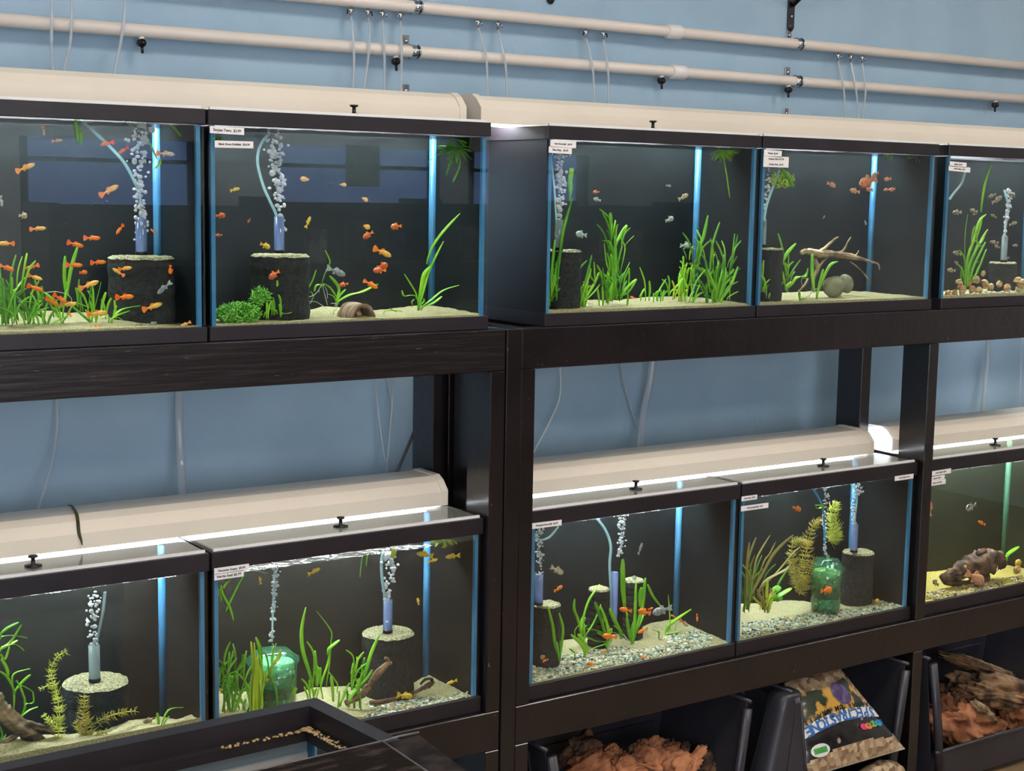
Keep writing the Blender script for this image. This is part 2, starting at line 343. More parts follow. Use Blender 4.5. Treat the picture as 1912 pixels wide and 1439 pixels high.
# ------------------------------------------------------------------ racks
def rack(x0, x1, posts, label, name='tank_rack', grain=None, dx=0.0):
    t = thing(name, ((x0 + x1) / 2, 0.15, FZ), label, 'rack')
    PF, PB = -0.015, 0.302
    UB, LB = -0.0005, -0.8265
    for zt, nm in ((UB, 'u'), (LB, 'l')):
        MB().box(x0, x1, PF, PF + 0.038, zt - 0.087, zt, 0.0018).build('front_beam', grain if (grain and nm == 'u') else m_paint, t)
        MB().box(x0, x1, PB - 0.038, PB, zt - 0.087, zt, 0.0018).build('back_beam', m_paint, t)
        for x in (x0 + 0.001, x1 - 0.039): MB().box(x, x + 0.038, PF + 0.04, PB - 0.04, zt - 0.087, zt - 0.002).build('side_rail', m_paint, t)
    for x in posts:
        for ya, yb in ((PF, PF + 0.089), (PB - 0.089, PB)):
            MB().box(x, x + 0.0365, ya, yb, LB + 0.0005, UB - 0.0875, 0.0018).build('post', m_paint, t)
            MB().box(x, x + 0.0365, ya, yb, FZ, LB - 0.0875, 0.0018).build('leg', m_paint, t)
    return t
rack(-0.95, 0.5495, (-0.95, 0.5135), 'black painted timber rack holding the left half of the tanks', grain=m_grain)
rack(0.5915, 3.05, (0.5915, 1.885, 3.01), 'black painted timber rack holding the right half of the tanks')
t = thing('filler_board', (0.57, 0, FZ), 'narrow black upright board filling the gap between the two racks, at the front', 'board')
MB().box(0.5515, 0.5895, -0.018, 0.071, FZ, -0.0003, 0.0018).build('upright', m_paint, t)
for i, (a, b, l) in enumerate(((0.098, 0.187, 'front of the two'), (0.208, 0.262, 'rear of the two'))):
    tag(MB().box(0.5515, 0.5895, a, b, FZ, -0.0905, 0.0018).build('filler_board', m_paint), 'glossy black upright board deep between the racks, ' + l, 'board')

# ------------------------------------------------------------------ tanks
TANKS = {}
def tank(key, x0, x1, zb, label, back=m_back, seam=m_seam, water=0.0, sidefilm=False):
    t = thing('aquarium', ((x0 + x1) / 2, 0.16, zb), label, 'aquarium', 'aquariums on the racks')
    z = lambda v: zb + v
    D = 0.318; H = 0.425; a, b = x0 + 0.0015, x1 - 0.0015
    def ring(z0, z1, th, inner, nm):
        f = MB(); f.box(a, b, 0.0, th, z0, z1, 0.001); f.box(a, b, D - th, D, z0, z1, 0.001)
        f.box(a, a + th, th, D - th, z0, z1); f.box(b - th, b, th, D - th, z0, z1)
        if inner: f.box(a + th, b - th, th, th + 0.006, z0, z0 + 0.01); f.box(a + th, b - th, D - th - 0.006, D - th, z0, z0 + 0.01)
        return f.build(nm, m_frame, t)
    fh = 0.0345 if zb < -0.1 else 0.0275
    ring(z(H - fh), z(H), 0.010, True, 'top_frame'); ring(z(0), z(fh), 0.010, False, 'bottom_frame')
    g0, g1 = z(0.006), z(0.415)
    xa, xb = a + 0.0025, b - 0.0025
    MB().box(xa, xb, 0.0025, 0.0075, g0, g1).build('front_pane', m_glass, t)
    for x, nm in ((xa, 'side_pane'), (xb - 0.005, 'side_pane')):
        p = MB().box(x, x + 0.005, 0.0085, D - 0.004, g0, g1)
        p.build(nm, m_glass if not sidefilm or x > (xa + xb) / 2 else m_black, t)
    MB().box(xa + 0.006, xb - 0.006, 0.0085, 0.30, z(0.006), z(0.011)).build('base_pane', m_black, t)
    MB().box(xa + 0.006, xb - 0.006, 0.212, 0.216, z(0.011), z(0.40)).build('background_panel', back, t)
    # black film on the outer side panes seen through the water, a little in from the glass
    for x in (xa + 0.0055, xb - 0.0065): MB().box(x, x + 0.001, 0.016, 0.212, z(0.011), z(0.396)).build('side_film', back, t)
    for x in (xa + 0.0052, xb - 0.0132): MB().box(x, x + 0.008, 0.0078, 0.0158, z(0.012), z(0.397)).build('silicone_seam', seam, t)
    for x in (xb - 0.0112, xa + 0.011): MB().sweep([(x, 0.206, z(0.012)), (x, 0.206, z(0.40))], 0.0085, 6).build('silicone_seam', seam, t)
    # glass lid lying on the frame
    ld = thing('glass_lid', ((x0 + x1) / 2, 0.07, z(H)), 'clear glass lid on ' + LN[key], 'lid', 'glass tank lids')
    MB().box(a + 0.008, b - 0.008, 0.012, 0.20, z(H + 0.0005), z(H + 0.004)).build('pane', m_lid, ld)
    MB().box(a + 0.006, b - 0.006, 0.006, 0.0118, z(H + 0.0003), z(H + 0.0055)).build('edge_strip', m_white, ld)
    TANKS[key] = (t, xa + 0.006, xb - 0.007, zb, ld)
    # water
    lv = z(H - fh - 0.003) - water; wv = MB(); X0, X1, Y0, Y1 = xa + 0.0057, xb - 0.0137 + 0.008, 0.0077, 0.2115
    nx, ny = 60, 16; vs = []; fs = []
    for j in range(ny + 1):
        for i in range(nx + 1):
            x = X0 + (X1 - X0) * i / nx; y = Y0 + (Y1 - Y0) * j / ny
            zz = lv + 0.0012 * noise.noise(Vector((x * 22, y * 22, zb * 3))) + 0.0008 * noise.noise(Vector((x * 60, y * 60, zb)))
            vs.append((x, y, zz))
    for j in range(ny):
        for i in range(nx): q = j * (nx + 1) + i; fs.append((q, q + 1, q + nx + 2, q + nx + 1))
    wv.k = 1; wv.add(vs, fs, True); wv.k = 0
    wv.add([(X0, Y0, z(0.012)), (X1, Y0, z(0.012)), (X1, Y0, lv - 0.002), (X0, Y0, lv - 0.002)], [(0, 1, 2, 3)])
    tag(wv.build('water', [m_wside, m_wtop]), 'clear water filling ' + LN[key], 'water', kind='stuff')
    return t
TN = {'U1': 'the leftmost upper tank', 'U2': 'the second upper tank from the left', 'U3': 'the middle upper tank', 'U4': 'the fourth upper tank from the left', 'U5': 'the rightmost upper tank',
      'L1': 'the leftmost lower tank', 'L2': 'the second lower tank from the left', 'L3': 'the middle lower tank', 'L4': 'the fourth lower tank from the left', 'L5': 'the rightmost lower tank'}
LN = TN
LW = -0.826
tank('U1', -0.728, -0.1085, 0, 'glass aquarium with a shoal of orange guppies, leftmost on the upper shelf')
tank('U2', -0.1065, 0.5165, 0, 'glass aquarium with moss and a curved clay arch, second on the upper shelf')
tank('U3', 0.659, 1.2765, 0, 'glass aquarium full of green ribbon grass, black left side, middle of upper shelf', sidefilm=True)
tank('U4', 1.2795, 1.902, 0, 'glass aquarium with branchy driftwood and two stones, fourth on the upper shelf', back=m_back)
tank('U5', 1.937, 2.56, 0, 'glass aquarium with snail shells, rightmost on the upper shelf', water=0.006)
tank('L1', -0.728, -0.1085, LW, 'glass aquarium with feathery plants and grey log, leftmost on the lower shelf', back=m_backbrown)
tank('L2', -0.1065, 0.5120, LW, 'glass aquarium with a green box filter and dark wood, second on lower shelf', back=m_backbrown, water=0.010)
tank('L3', 0.634, 1.2510, LW, 'glass aquarium with ribbed black sponge stacks and gravel slope, middle of lower shelf')
tank('L4', 1.2535, 1.8815, LW, 'glass aquarium with bushy plant and green box filter, fourth on the lower shelf')
tank('L5', 1.925, 2.545, LW, 'glass aquarium with olive water and a brown log, rightmost on the lower shelf', back=m_backolive, seam=m_seamg)

def knob(px, py, key):
    t, xa, xb, zb, ld = TANKS[key]; p = atz(px, py, zb + 0.4295)
    k = MB(); k.lathe(p.x, p.y, [(0, p.z), (0.0155, p.z), (0.0155, p.z + 0.0025), (0.004, p.z + 0.004), (0.0035, p.z + 0.015), (0.0085, p.z + 0.017), (0.0085, p.z + 0.020), (0, p.z + 0.0205)], 20)
    k.build('knob', m_black, ld)
def knobxy(x, y, key):
    t, xa, xb, zb, ld = TANKS[key]; z = zb + 0.4295; k = MB()
    k.lathe(x, y, [(0, z), (0.0155, z), (0.0155, z + 0.0025), (0.004, z + 0.004), (0.0035, z + 0.015), (0.0085, z + 0.017), (0.0085, z + 0.020), (0, z + 0.0205)], 20)
    k.build('knob', m_black, ld)
knob(62, 1057, 'L1'); knob(636, 983, 'L2'); knob(1187, 913, 'L3'); knob(1537, 870, 'L4'); knob(1858, 831, 'L5')
p = at(661, 212, 0.05); knobxy(p.x, 0.05, 'U2'); p = at(1219, 238, 0.05); knobxy(p.x, 0.05, 'U3')

# ------------------------------------------------------------------ light hoods
def hood(x0, x1, zb, label, caps=(True, True), capmat=None, led0=0.02):
    t = thing('light_hood', ((x0 + x1) / 2, 0.2, zb), label, 'light fixture', 'long light hoods lying on the tanks')
    prof = [(0.131, 0.000), (0.131, 0.030), (0.150, 0.050), (0.168, 0.060), (0.245, 0.060), (0.275, 0.045), (0.280, 0.0)]
    inn = [(0.276, 0.0), (0.271, 0.042), (0.243, 0.056), (0.170, 0.056), (0.153, 0.047), (0.135, 0.029), (0.135, 0.0)]
    lp = prof + inn; n = len(lp); vs = [(x0, y, zb + z) for y, z in lp] + [(x1, y, zb + z) for y, z in lp]
    m = MB(); m.add(vs, [(i, (i + 1) % n, n + (i + 1) % n, n + i) for i in range(n)])
    k = len(prof)
    for o, fl in ((0, 0), (n, 1)):
        for i in range(k - 1):
            q = [o + i, o + i + 1, o + n - 2 - i, o + n - 1 - i]; m.add([vs[j] for j in q], [(0, 1, 2, 3) if fl else (3, 2, 1, 0)])
    m.build('housing', m_hood, t)
    for i, x in enumerate((x0, x1)):
        if not caps[i]: continue
        sg = 1 if i else -1; o = [(y + (0.003 if y > 0.2 else -0.002), z + (0.003 if z > 0 else 0)) for y, z in prof]
        vs = [(x - sg * 0.012, y, zb + z) for y, z in o] + [(x + sg * 0.004, y, zb + z) for y, z in o]; k = len(o)
        c = MB(); c.add(vs, [(j, (j + 1) % k, k + (j + 1) % k, k + j) for j in range(k)] + [tuple(reversed(range(k))), tuple(range(k, 2 * k))])
        c.build('end_cap', capmat if (capmat and not i) else m_hood, t)
    MB().box(x0 + led0, x1 - 0.02, 0.137, 0.195, zb + 0.010, zb + 0.016).build('led_strip', m_led, t)
HU, HL = 0.4305, LW + 0.4305
hood(-0.85, 0.533, HU, 'cream light hood along the top of the two left upper tanks')
hood(0.578, 2.75, HU, 'cream light hood along the top of the right upper tanks')
hood(-0.85, 0.498, HL, 'cream light hood with end cap on the two left lower tanks')
hood(0.634, 1.850, HL, 'cream light hood on the middle and fourth lower tanks')
hood(1.926, 3.0, HL, 'cream light hood with bright white end on the rightmost lower tank', capmat=m_glowcap, led0=0.002)

# ------------------------------------------------------------------ pipes on the wall
PY = 0.410
def pipe(z, label, clx, cpx):
    t = thing('water_pipe', (1, PY, z), label, 'pipe', 'white wall pipes')
    MB().sweep([(-1.2, PY, z), (4.2, PY, z)], 0.0135, 20).build('pipe_run', m_pipe, t)
    for x in cpx:
        k = MB(); k.sweep([(x - 0.023, PY, z), (x - 0.021, PY, z), (x + 0.021, PY, z), (x + 0.024, PY, z)], [0.0165, 0.0185, 0.0185, 0.0165], 24); k.build('coupling', m_coup, t)
    for x in clx:
        k = MB(); k.sweep([(x - 0.008, PY, z), (x + 0.008, PY, z)], 0.0152, 20); k.sweep([(x - 0.010, PY, z), (x - 0.008, PY, z)], 0.0165, 20); k.sweep([(x + 0.008, PY, z), (x + 0.010, PY, z)], 0.0165, 20)
        k.box(x - 0.005, x + 0.005, PY + 0.012, WY - 0.001, z + 0.002, z + 0.005)
        k.box(x - 0.009, x + 0.009, WY - 0.004, WY - 0.0005, z - 0.002, z + 0.040, 0.001)
        k.ball((x, WY - 0.005, z + 0.026), 0.005, 1, 0.5, 1)
        k.build('pipe_clamp', m_metal, t)
pipe(0.698, 'white plastic pipe across the wall, upper of the two visible runs', (at(777, 13, PY).x, at(1491, 78, PY).x), (at(1257, 62, PY).x,))
pipe(0.598, 'white plastic pipe across the wall, lower of the two visible runs', (at(773, 97, PY).x, at(1488, 151, PY).x), (at(1265, 135, PY).x,))
pipe(0.4865, 'white plastic pipe almost hidden behind the upper light hoods', (at(773, 180, PY).x, at(1485, 222, PY).x), (at(1236, 205, PY).x,))
ORD = ['first', 'second', 'third', 'fourth', 'fifth', 'sixth', 'seventh', 'eighth', 'ninth', 'tenth', 'eleventh', 'twelfth']
for i, (px, py) in enumerate(((264, 70), (739, 107), (1235, 146), (1472, 160), (1858, 190))):
    x = at(px, py, PY).x; z = 0.598 - 0.0135
    t = thing('drain_valve', (x, PY, z), 'small black valve under the lower pipe, %s from the left' % ORD[i], 'valve', 'black valves under the lower pipe')
    k = MB(); k.cyl(x, PY, z - 0.004, z + 0.003, 0.006, n=12); k.build('stub', m_white, t)
    k = MB(); k.sweep([(x, PY - 0.006, z - 0.011), (x, PY + 0.006, z - 0.011)], 0.0085, 14); k.sweep([(x, PY - 0.004, z - 0.011), (x, PY - 0.012, z - 0.012)], 0.005, 10); k.build('body', m_black, t)
    k = MB(); k.sweep([(x + 0.001, PY, z - 0.017), (x + 0.002, PY, z - 0.032)], [0.0035, 0.0028], 8); k.build('spout', m_black, t)
# airline tubes
def tube(name, pts, r, m, label, cat, group=None, parent=None):
    k = MB(); k.sweep(smooth_path(pts, 5), r, 10)
    o = k.build(name, m, parent)
    if not parent: tag(o, label, cat, group)
    return o
VT = [((655, 20), (657, 45), (661, 100), (660, 168), 1), ((687, 22), (690, 50), (688, 105), (680, 168), 1), ((714, 25), (716, 60), (718, 110), (718, 172), 0), ((748, 28), (749, 60), (750, 110), (749, 174), 0),
      ((893, 40), (899, 70), (908, 110), (912, 182), 0), ((930, 45), (934, 75), (944, 120), (948, 184), 0), ((1094, 60), (1100, 95), (1107, 130), (1111, 192), 1), ((1127, 63), (1131, 100), (1136, 140), (1137, 194), 1),
      ((1565, 103), (1570, 140), (1576, 170), (1579, 220), 0), ((1589, 105), (1595, 150), (1600, 180), (1603, 221), 0), ((1610, 107), (1614, 150), (1616, 175), (1611, 222), 0)]
for i, (a, b, c, d, dk) in enumerate(VT):
    p0 = at(a[0], a[1], PY); p0.z = 0.698 - 0.0135
    t = thing('air_valve', p0, 'tiny metal air valve under the upper pipe, %s from the left' % ORD[i], 'valve', 'air valves under the upper pipe')
    k = MB(); k.cyl(p0.x, PY, p0.z - 0.022, p0.z + 0.002, 0.0032, n=10); k.sweep([(p0.x - 0.008, PY, p0.z - 0.006), (p0.x + 0.008, PY, p0.z - 0.007)], 0.0024, 8); k.build('body', m_metal, t)
    k = MB(); k.sweep([(p0.x + (0.008 if i % 3 else -0.008), PY - 0.002, p0.z - 0.006), (p0.x + (0.010 if i % 3 else -0.010), PY - 0.002, p0.z - 0.016)], 0.0018, 6); k.build('lever', m_black if dk else m_metal, t)
    q = [(p0.x, PY, p0.z - 0.020), at(b[0], b[1], 0.395), at(c[0], c[1], 0.375), at(d[0], d[1], 0.33)]; e = at(d[0], d[1], 0.33); q.append((e.x, 0.31, e.z - 0.06))
    tube('airline_tube', q, 0.0029, m_clear, 'clear airline tube from the upper pipe, %s from the left' % ORD[i], 'tube', 'airline tubes under the upper pipe')
for i, pts in enumerate((((96, -25), (97, 30), (96, 80), (99, 128)), ((133, -25), (134, 25), (131, 80), (121, 130)), ((233, -25), (233, 20), (226, 75), (214, 138)))):
    q = [at(x, y, 0.385) for x, y in pts[:3]] + [at(pts[3][0], pts[3][1], 0.33)]; q.append((q[-1].x, 0.31, q[-1].z - 0.06))
    tube('airline_tube', q, 0.0031, m_clear, 'clear airline tube crossing the lower pipe at far left, %s from the left' % ORD[i], 'tube', 'airline tubes at the top left')
# tubes seen between the shelves
tube('airline_tube', [at(106, 720, 0.42), at(107, 790, 0.42), at(98, 860, 0.40), at(70, 955, 0.35), at(60, 985, 0.33)], 0.0031, m_clear, 'thin clear tube curving down behind the leftmost lower hood', 'tube')
tube('hose', [at(334, 700, 0.41), at(335, 800, 0.41), at(338, 880, 0.39), at(342, 945, 0.35)], 0.0092, m_clear, 'thick braided clear hose behind the left lower hood', 'hose')
tube('airline_tube', [at(697, 690, 0.42), at(705, 760, 0.42), at(716, 840, 0.40), at(728, 895, 0.36)], 0.0026, m_clear, 'clear tube leaning left, first of three crossing beside back post', 'tube')
tube('airline_tube', [at(737, 690, 0.41), at(731, 770, 0.41), at(724, 850, 0.39), at(716, 900, 0.36)], 0.0026, m_clear, 'clear tube leaning right, longest of three crossing beside back post', 'tube')
tube('airline_tube', [at(722, 690, 0.43), at(727, 730, 0.43), at(733, 762, 0.43), at(731, 790, 0.43)], 0.0024, m_clear, 'short clear tube joining the crossing tubes beside the back post', 'tube')
tube('power_cord', [at(790, 760, 0.43), at(775, 800, 0.42), at(757, 845, 0.40), at(736, 893, 0.36)], 0.0034, m_black, 'black power cord slanting behind the left lower hood', 'cord')
tube('airline_tube', [at(1045, 670, 0.42), at(1046, 735, 0.42), at(1030, 780, 0.42), at(996, 845, 0.40), at(985, 870, 0.38)], 0.0018, m_white, 'thin white tube bending left beside the centre posts', 'tube')
tube('airline_tube', [at(1156, 660, 0.43), at(1166, 715, 0.43), at(1178, 760, 0.43), at(1190, 800, 0.43)], 0.0028, m_clear, 'clear tube slanting to meet the thick hose', 'tube')
tube('hose', [at(1222, 650, 0.41), at(1214, 710, 0.41), at(1201, 775, 0.40), at(1193, 850, 0.36)], 0.0095, m_clear, 'thick cloudy hose behind the middle lower hood', 'hose')
tube('hose', [at(1846, 620, 0.41), at(1843, 680, 0.41), at(1834, 775, 0.38)], 0.0075, m_clear, 'pale hose behind the rightmost lower hood', 'hose')
tube('airline_tube', [at(1909, 630, 0.41), at(1906, 700, 0.41), at(1903, 770, 0.38)], 0.0022, m_clear, 'thin clear tube at the right edge behind the rightmost hood', 'tube')
# shelf bracket, upper right, and tip of another one
def bracket(px, top, bot, label, full=True):
    p = at(px, bot, WY - 0.01); q = at(px, top, WY - 0.01); x = p.x
    t = thing('shelf_bracket', (x, WY, p.z), label, 'bracket')
    k = MB(); k.box(x - 0.012, x + 0.012, WY - 0.006, WY - 0.0005, p.z + 0.004, p.z + 0.20, 0.001); k.ball((x, WY - 0.004, p.z + 0.006), 0.012, 1, 0.25, 1); k.build('wall_plate', m_black, t)
    k = MB(); k.sweep([(x + 0.002, WY - 0.008, p.z + 0.065), (x + 0.004, WY - 0.20, p.z + 0.19)], 0.007, 4); k.build('brace', m_black, t)
    k = MB(); k.box(x - 0.012, x + 0.012, WY - 0.24, WY - 0.006, p.z + 0.192, p.z + 0.198); k.build('arm', m_black, t)
    MB().ball((x, WY - 0.007, p.z + 0.035), 0.004, 1, 0.5, 1).build('screw', m_metal, t)
bracket(1479, 0, 55, 'black metal shelf bracket on the wall at the top right')
bracket(1031, -40, 3, 'lower tip of a black bracket at the top centre of the wall')

# ------------------------------------------------------------------ price tags
def price(px0, py0, px1, py1, hpx, lines, label, ts=0.0085):
    a = at(px0, py0, -0.001); b = at(px1, py1, -0.001); h = hpx * 0.425 / 430.0 * ((a - CAM).length / 2.86)
    xd = (b - a).normalized(); zd = Vector((0, 0, 1)); zd = (zd - xd * zd.dot(xd)).normalized(); L = (b - a).length
    t = thing('price_tag', a, label, 'price tag', 'white price tags on the tank fronts')
    vs = []
    for y in (-0.0003, -0.0010):
        for u, v in ((0, 0), (L, 0), (L, -h), (0, -h)): p = a + xd * u + zd * v; vs.append((p.x, y, p.z))
    pap = MB().add(vs, [(3, 2, 1, 0), (4, 5, 6, 7), (0, 1, 5, 4), (1, 2, 6, 5), (2, 3, 7, 6), (3, 0, 4, 7)]).build('paper', m_paper, t)
    for i, s in enumerate(lines):
        c = a + xd * (L * 0.5) + zd * (-h * (i + 0.5) / len(lines)); c.y = -0.0012
        text_mesh('lettering', s, ts, m_ink, pap, c, xd, zd, depth=0.0001, bold=0.0002)
price(392, 235, 456, 239, 13, ['Serpae Tetra  $2.99'], 'upper white tag at the corner of the second upper tank', 0.0068)
price(401, 262, 473, 264, 13, ['Black Ghost Knifefish  $24.99'], 'lower white tag hanging on the second upper tank', 0.0052)
price(1028, 261, 1076, 264, 13, ['Red Swordtail   $6.99'], 'upper white tag at the corner of the middle upper tank', 0.0052)
price(1025, 273, 1068, 276, 12, ['Blue Platy   $5.49'], 'lower white tag at the corner of the middle upper tank', 0.0058)
price(1427, 279, 1460, 282, 12, ['Danios  $2.99'], 'smaller upper tag at the corner of the fourth upper tank', 0.0058)
price(1426, 291, 1473, 293, 20, ['Denison Barb $17.99', 'Golden Barb  $4.49'], 'two line tag at the corner of the fourth upper tank', 0.0058)
price(1774, 301, 1805, 304, 9, ['Multis  $9.99'], 'upper white tag at the corner of the rightmost upper tank', 0.0058)
price(1772, 309, 1812, 313, 9, ['Shell Dwellers  $9.99'], 'lower white tag at the corner of the rightmost upper tank', 0.005)
price(400, 1061, 465, 1052, 12, ['Fancymix Guppy  $9.99'], 'upper white tag at the corner of the second lower tank', 0.0058)
price(400, 1072, 455, 1064, 12, ['Nerite Snail $2.99'], 'lower white tag at the corner of the second lower tank', 0.0068)
price(993, 977, 1049, 970, 11, ['Pineapple Swordtail  $6.99'], 'white tag at the corner of the middle lower tank', 0.0055)
price(1385, 927, 1414, 923, 9, ['Zebra Danio  $2.99'], 'small upper tag at the corner of the fourth lower tank', 0.0045)
price(1384, 945, 1435, 938, 10, ['Gold Lyretail Molly  $6.99'], 'longer lower tag on the left of the fourth lower tank', 0.005)
price(1671, 889, 1706, 884, 9, ['Assorted Molly  $4.99'], 'white tag at the right corner of the fourth lower tank', 0.0045)
price(1738, 880, 1776, 874, 9, ['Jewel Cichlid  $8.99'], 'topmost white tag at the corner of the rightmost lower tank', 0.0052)
price(1735, 891, 1764, 886, 8, ['Peacock  $9.99'], 'middle white tag at the corner of the rightmost lower tank', 0.005)
price(1734, 899, 1766, 894, 9, ['Yellow Lab  $8.99'], 'lowest white tag at the corner of the rightmost lower tank', 0.005)

exec_contents = True
# ------------------------------------------------------------------ substrate
def interp(P, x):
    if x <= P[0][0]: return P[0][1]
    for a, b in zip(P, P[1:]):
        if x <= b[0]: return a[1] + (b[1] - a[1]) * (x - a[0]) / max(b[0] - a[0], 1e-6)
    return P[-1][1]
SAND = {}
def sand(key, front, back, m=m_sand, ymax=0.209, label=None, amp=0.0022, steep=False):
    t, xa, xb, zb, ld = TANKS[key]; Y0 = 0.0082
    PF = [(at(x, y, Y0).x, at(x, y, Y0).z) for x, y in front]; PB = [(at(x, y, ymax).x, at(x, y, ymax).z) for x, y in back]
    zmin = zb + 0.0125
    def h(x, y):
        f = min(1, max(0, (y - Y0) / (ymax - Y0))); f = 1 - (1 - f) ** 2.6 if (zb > -0.1 or steep) else f; z = interp(PF, x) * (1 - f) + interp(PB, x) * f
        z += amp * (noise.noise(Vector((x * 28, y * 28, zb * 7))) + 0.5 * noise.noise(Vector((x * 75, y * 75, zb * 5)))) * min(1, 0.25 + f * 6)
        return max(z, zmin)
    SAND[key] = h
    nx, ny = 150, 40; vs = []; fs = []
    for j in range(ny + 1):
        for i in range(nx + 1):
            x = xa + 0.0003 + (xb - xa - 0.0006) * i / nx; y = Y0 + (ymax - Y0) * j / ny; vs.append((x, y, h(x, y)))
    for j in range(ny):
        for i in range(nx): q = j * (nx + 1) + i; fs.append((q, q + 1, q + nx + 2, q + nx + 1))
    b0 = len(vs)
    for i in range(nx + 1): vs.append((vs[i][0], Y0, zmin - 0.001))
    for i in range(nx): fs.append((b0 + i, b0 + i + 1, i + 1, i))
    tag(MB().add(vs, fs, True).build('sand_bed', m), (label or 'pale sand covering the bottom of ') + TN[key], 'sand', kind='stuff')
sand('U1', [(-20, 621), (380, 607)], [(0, 585), (60, 580), (130, 583), (200, 586), (250, 595), (380, 602)])
sand('U2', [(400, 606), (900, 587)], [(330, 592), (500, 588), (560, 584), (600, 572), (640, 574), (670, 582), (740, 575), (790, 569), (830, 573), (860, 583), (900, 586)])
sand('U3', [(1022, 580), (1400, 567)], [(960, 568), (1020, 562), (1080, 560), (1150, 560), (1200, 555), (1250, 553), (1290, 554), (1310, 563)])
sand('U4', [(1425, 565), (1735, 554)], [(1330, 556), (1430, 548), (1500, 544), (1560, 543), (1610, 544), (1640, 552)])
sand('U5', [(1757, 552), (1912, 546)], [(1680, 548), (1780, 542), (1912, 534)])
sand('L1', [(-20, 1418), (400, 1334)], [(-60, 1386), (60, 1372), (120, 1370), (200, 1362), (240, 1346), (300, 1338), (330, 1342), (400, 1322)], ymax=0.07, amp=0.003, steep=True)
sand('L2', [(400, 1337), (560, 1330), (700, 1340), (896, 1300)], [(320, 1290), (460, 1290), (550, 1296), (584, 1284), (640, 1280), (700, 1288), (740, 1290), (772, 1275), (797, 1258), (810, 1256)])
sand('L3', [(987, 1277), (1100, 1252), (1200, 1233), (1370, 1198)], [(900, 1215), (1000, 1200), (1092, 1190), (1160, 1183), (1219, 1162), (1262, 1155), (1280, 1156)])
sand('L4', [(1383, 1195), (1697, 1131)], [(1300, 1130), (1400, 1126), (1480, 1120), (1520, 1124), (1600, 1103), (1615, 1098)])
sand('L5', [(1723, 1126), (1912, 1088)], [(1640, 1080), (1746, 1066), (1880, 1052), (1912, 1046)], m=m_sandy)
def pebbles(key, n, pxr, yr, label, mats=PEB, r=(0.002, 0.0042)):
    k = MB(); h = SAND[key]
    for i in range(n):
        y = random.uniform(*yr); px = random.uniform(*pxr); x = at(px, 1200, y).x; t, xa, xb, zb, ld = TANKS[key]
        if not xa + 0.006 < x < xb - 0.006: continue
        if noise.noise(Vector((x * 14, y * 14, 3.3))) < -0.28: continue
        rr = random.uniform(*r) * (1.5 if random.random() < 0.08 else 1); k.k = random.choice((0, 0, 1, 1, 2, 2, 3, 4, 5, 5)) % len(mats)
        k.ball((x, max(y, 0.0085 + rr * 1.1), h(x, y) + rr * 0.25), rr, random.uniform(0.8, 1.3), random.uniform(0.7, 1.1), random.uniform(0.5, 0.8), 6, 4, 0.12)
    tag(k.build('gravel', list(mats)), label, 'gravel', kind='stuff')
pebbles('L3', 2600, (985, 1330), (0.008, 0.115), 'mixed grey green and white gravel along the front of the middle lower tank')
pebbles('L2', 900, (650, 900), (0.010, 0.09), 'scattered pale gravel in front of the dark wood, second lower tank')
pebbles('L4', 1900, (1385, 1690), (0.012, 0.085), 'mixed gravel band across the front of the fourth lower tank')
pebbles('L5', 1100, (1727, 1912), (0.010, 0.07), 'yellowish gravel at the front of the rightmost lower tank', [m_sandy, PEB[0], PEB[4], PEB[0], m_sandy, PEB[3]])
pebbles('U5', 300, (1757, 1912), (0.010, 0.10), 'white pebbles among the snail shells, rightmost upper tank', [PEB[1], PEB[0]])

# ------------------------------------------------------------------ plants
CR = dict(A=(0, 180, 4.78), B=(0, 400, 4.78), C=(370, 200, 6.373), D=(640, 200, 6.373), E=(370, 400, 6.373), F=(640, 400, 6.373), G=(1000, 230, 6.373), H=(1000, 400, 6.373),
          I=(1250, 230, 6.373), J=(1250, 400, 6.373), K=(1500, 230, 4.64), L=(1500, 400, 4.64), M=(0, 930, 4.552), N=(0, 1120, 4.512), O=(380, 940, 6.373), P=(380, 1130, 6.373),
          Q=(640, 940, 6.373), R=(640, 1130, 6.373), S=(960, 930, 4.552), T=(960, 1080, 4.552), U=(1360, 870, 5.31), V=(1360, 1000, 5.31), W=(1690, 820, 4.497), X=(0, 0, 1))
def cp_(c, x, y): o = CR[c]; return (o[0] + x / o[2], o[1] + y / o[2])
def P3(c, x, y, Y): q = cp_(c, x, y); return at(q[0], q[1], Y)
def blade(k, pts, w, root=True, th=0.0007, twist=None):
    sp = smooth_path(pts, 4); n = len(sp)
    if root: sp[0] = sp[0] + Vector((0, 0, -0.006))
    W = [w * (0.55 + 0.45 * min(1, i / (n * 0.35))) * (1 if i < n * 0.65 else max(0.08, 1 - ((i - n * 0.65) / (n * 0.35)) ** 1.6)) for i in range(n)]
    a = twist if twist is not None else random.uniform(-0.5, 0.5)
    k.sweep(sp, W, 6, [th] * n, side=(math.cos(a), math.sin(a) - 0.55, 0.05))
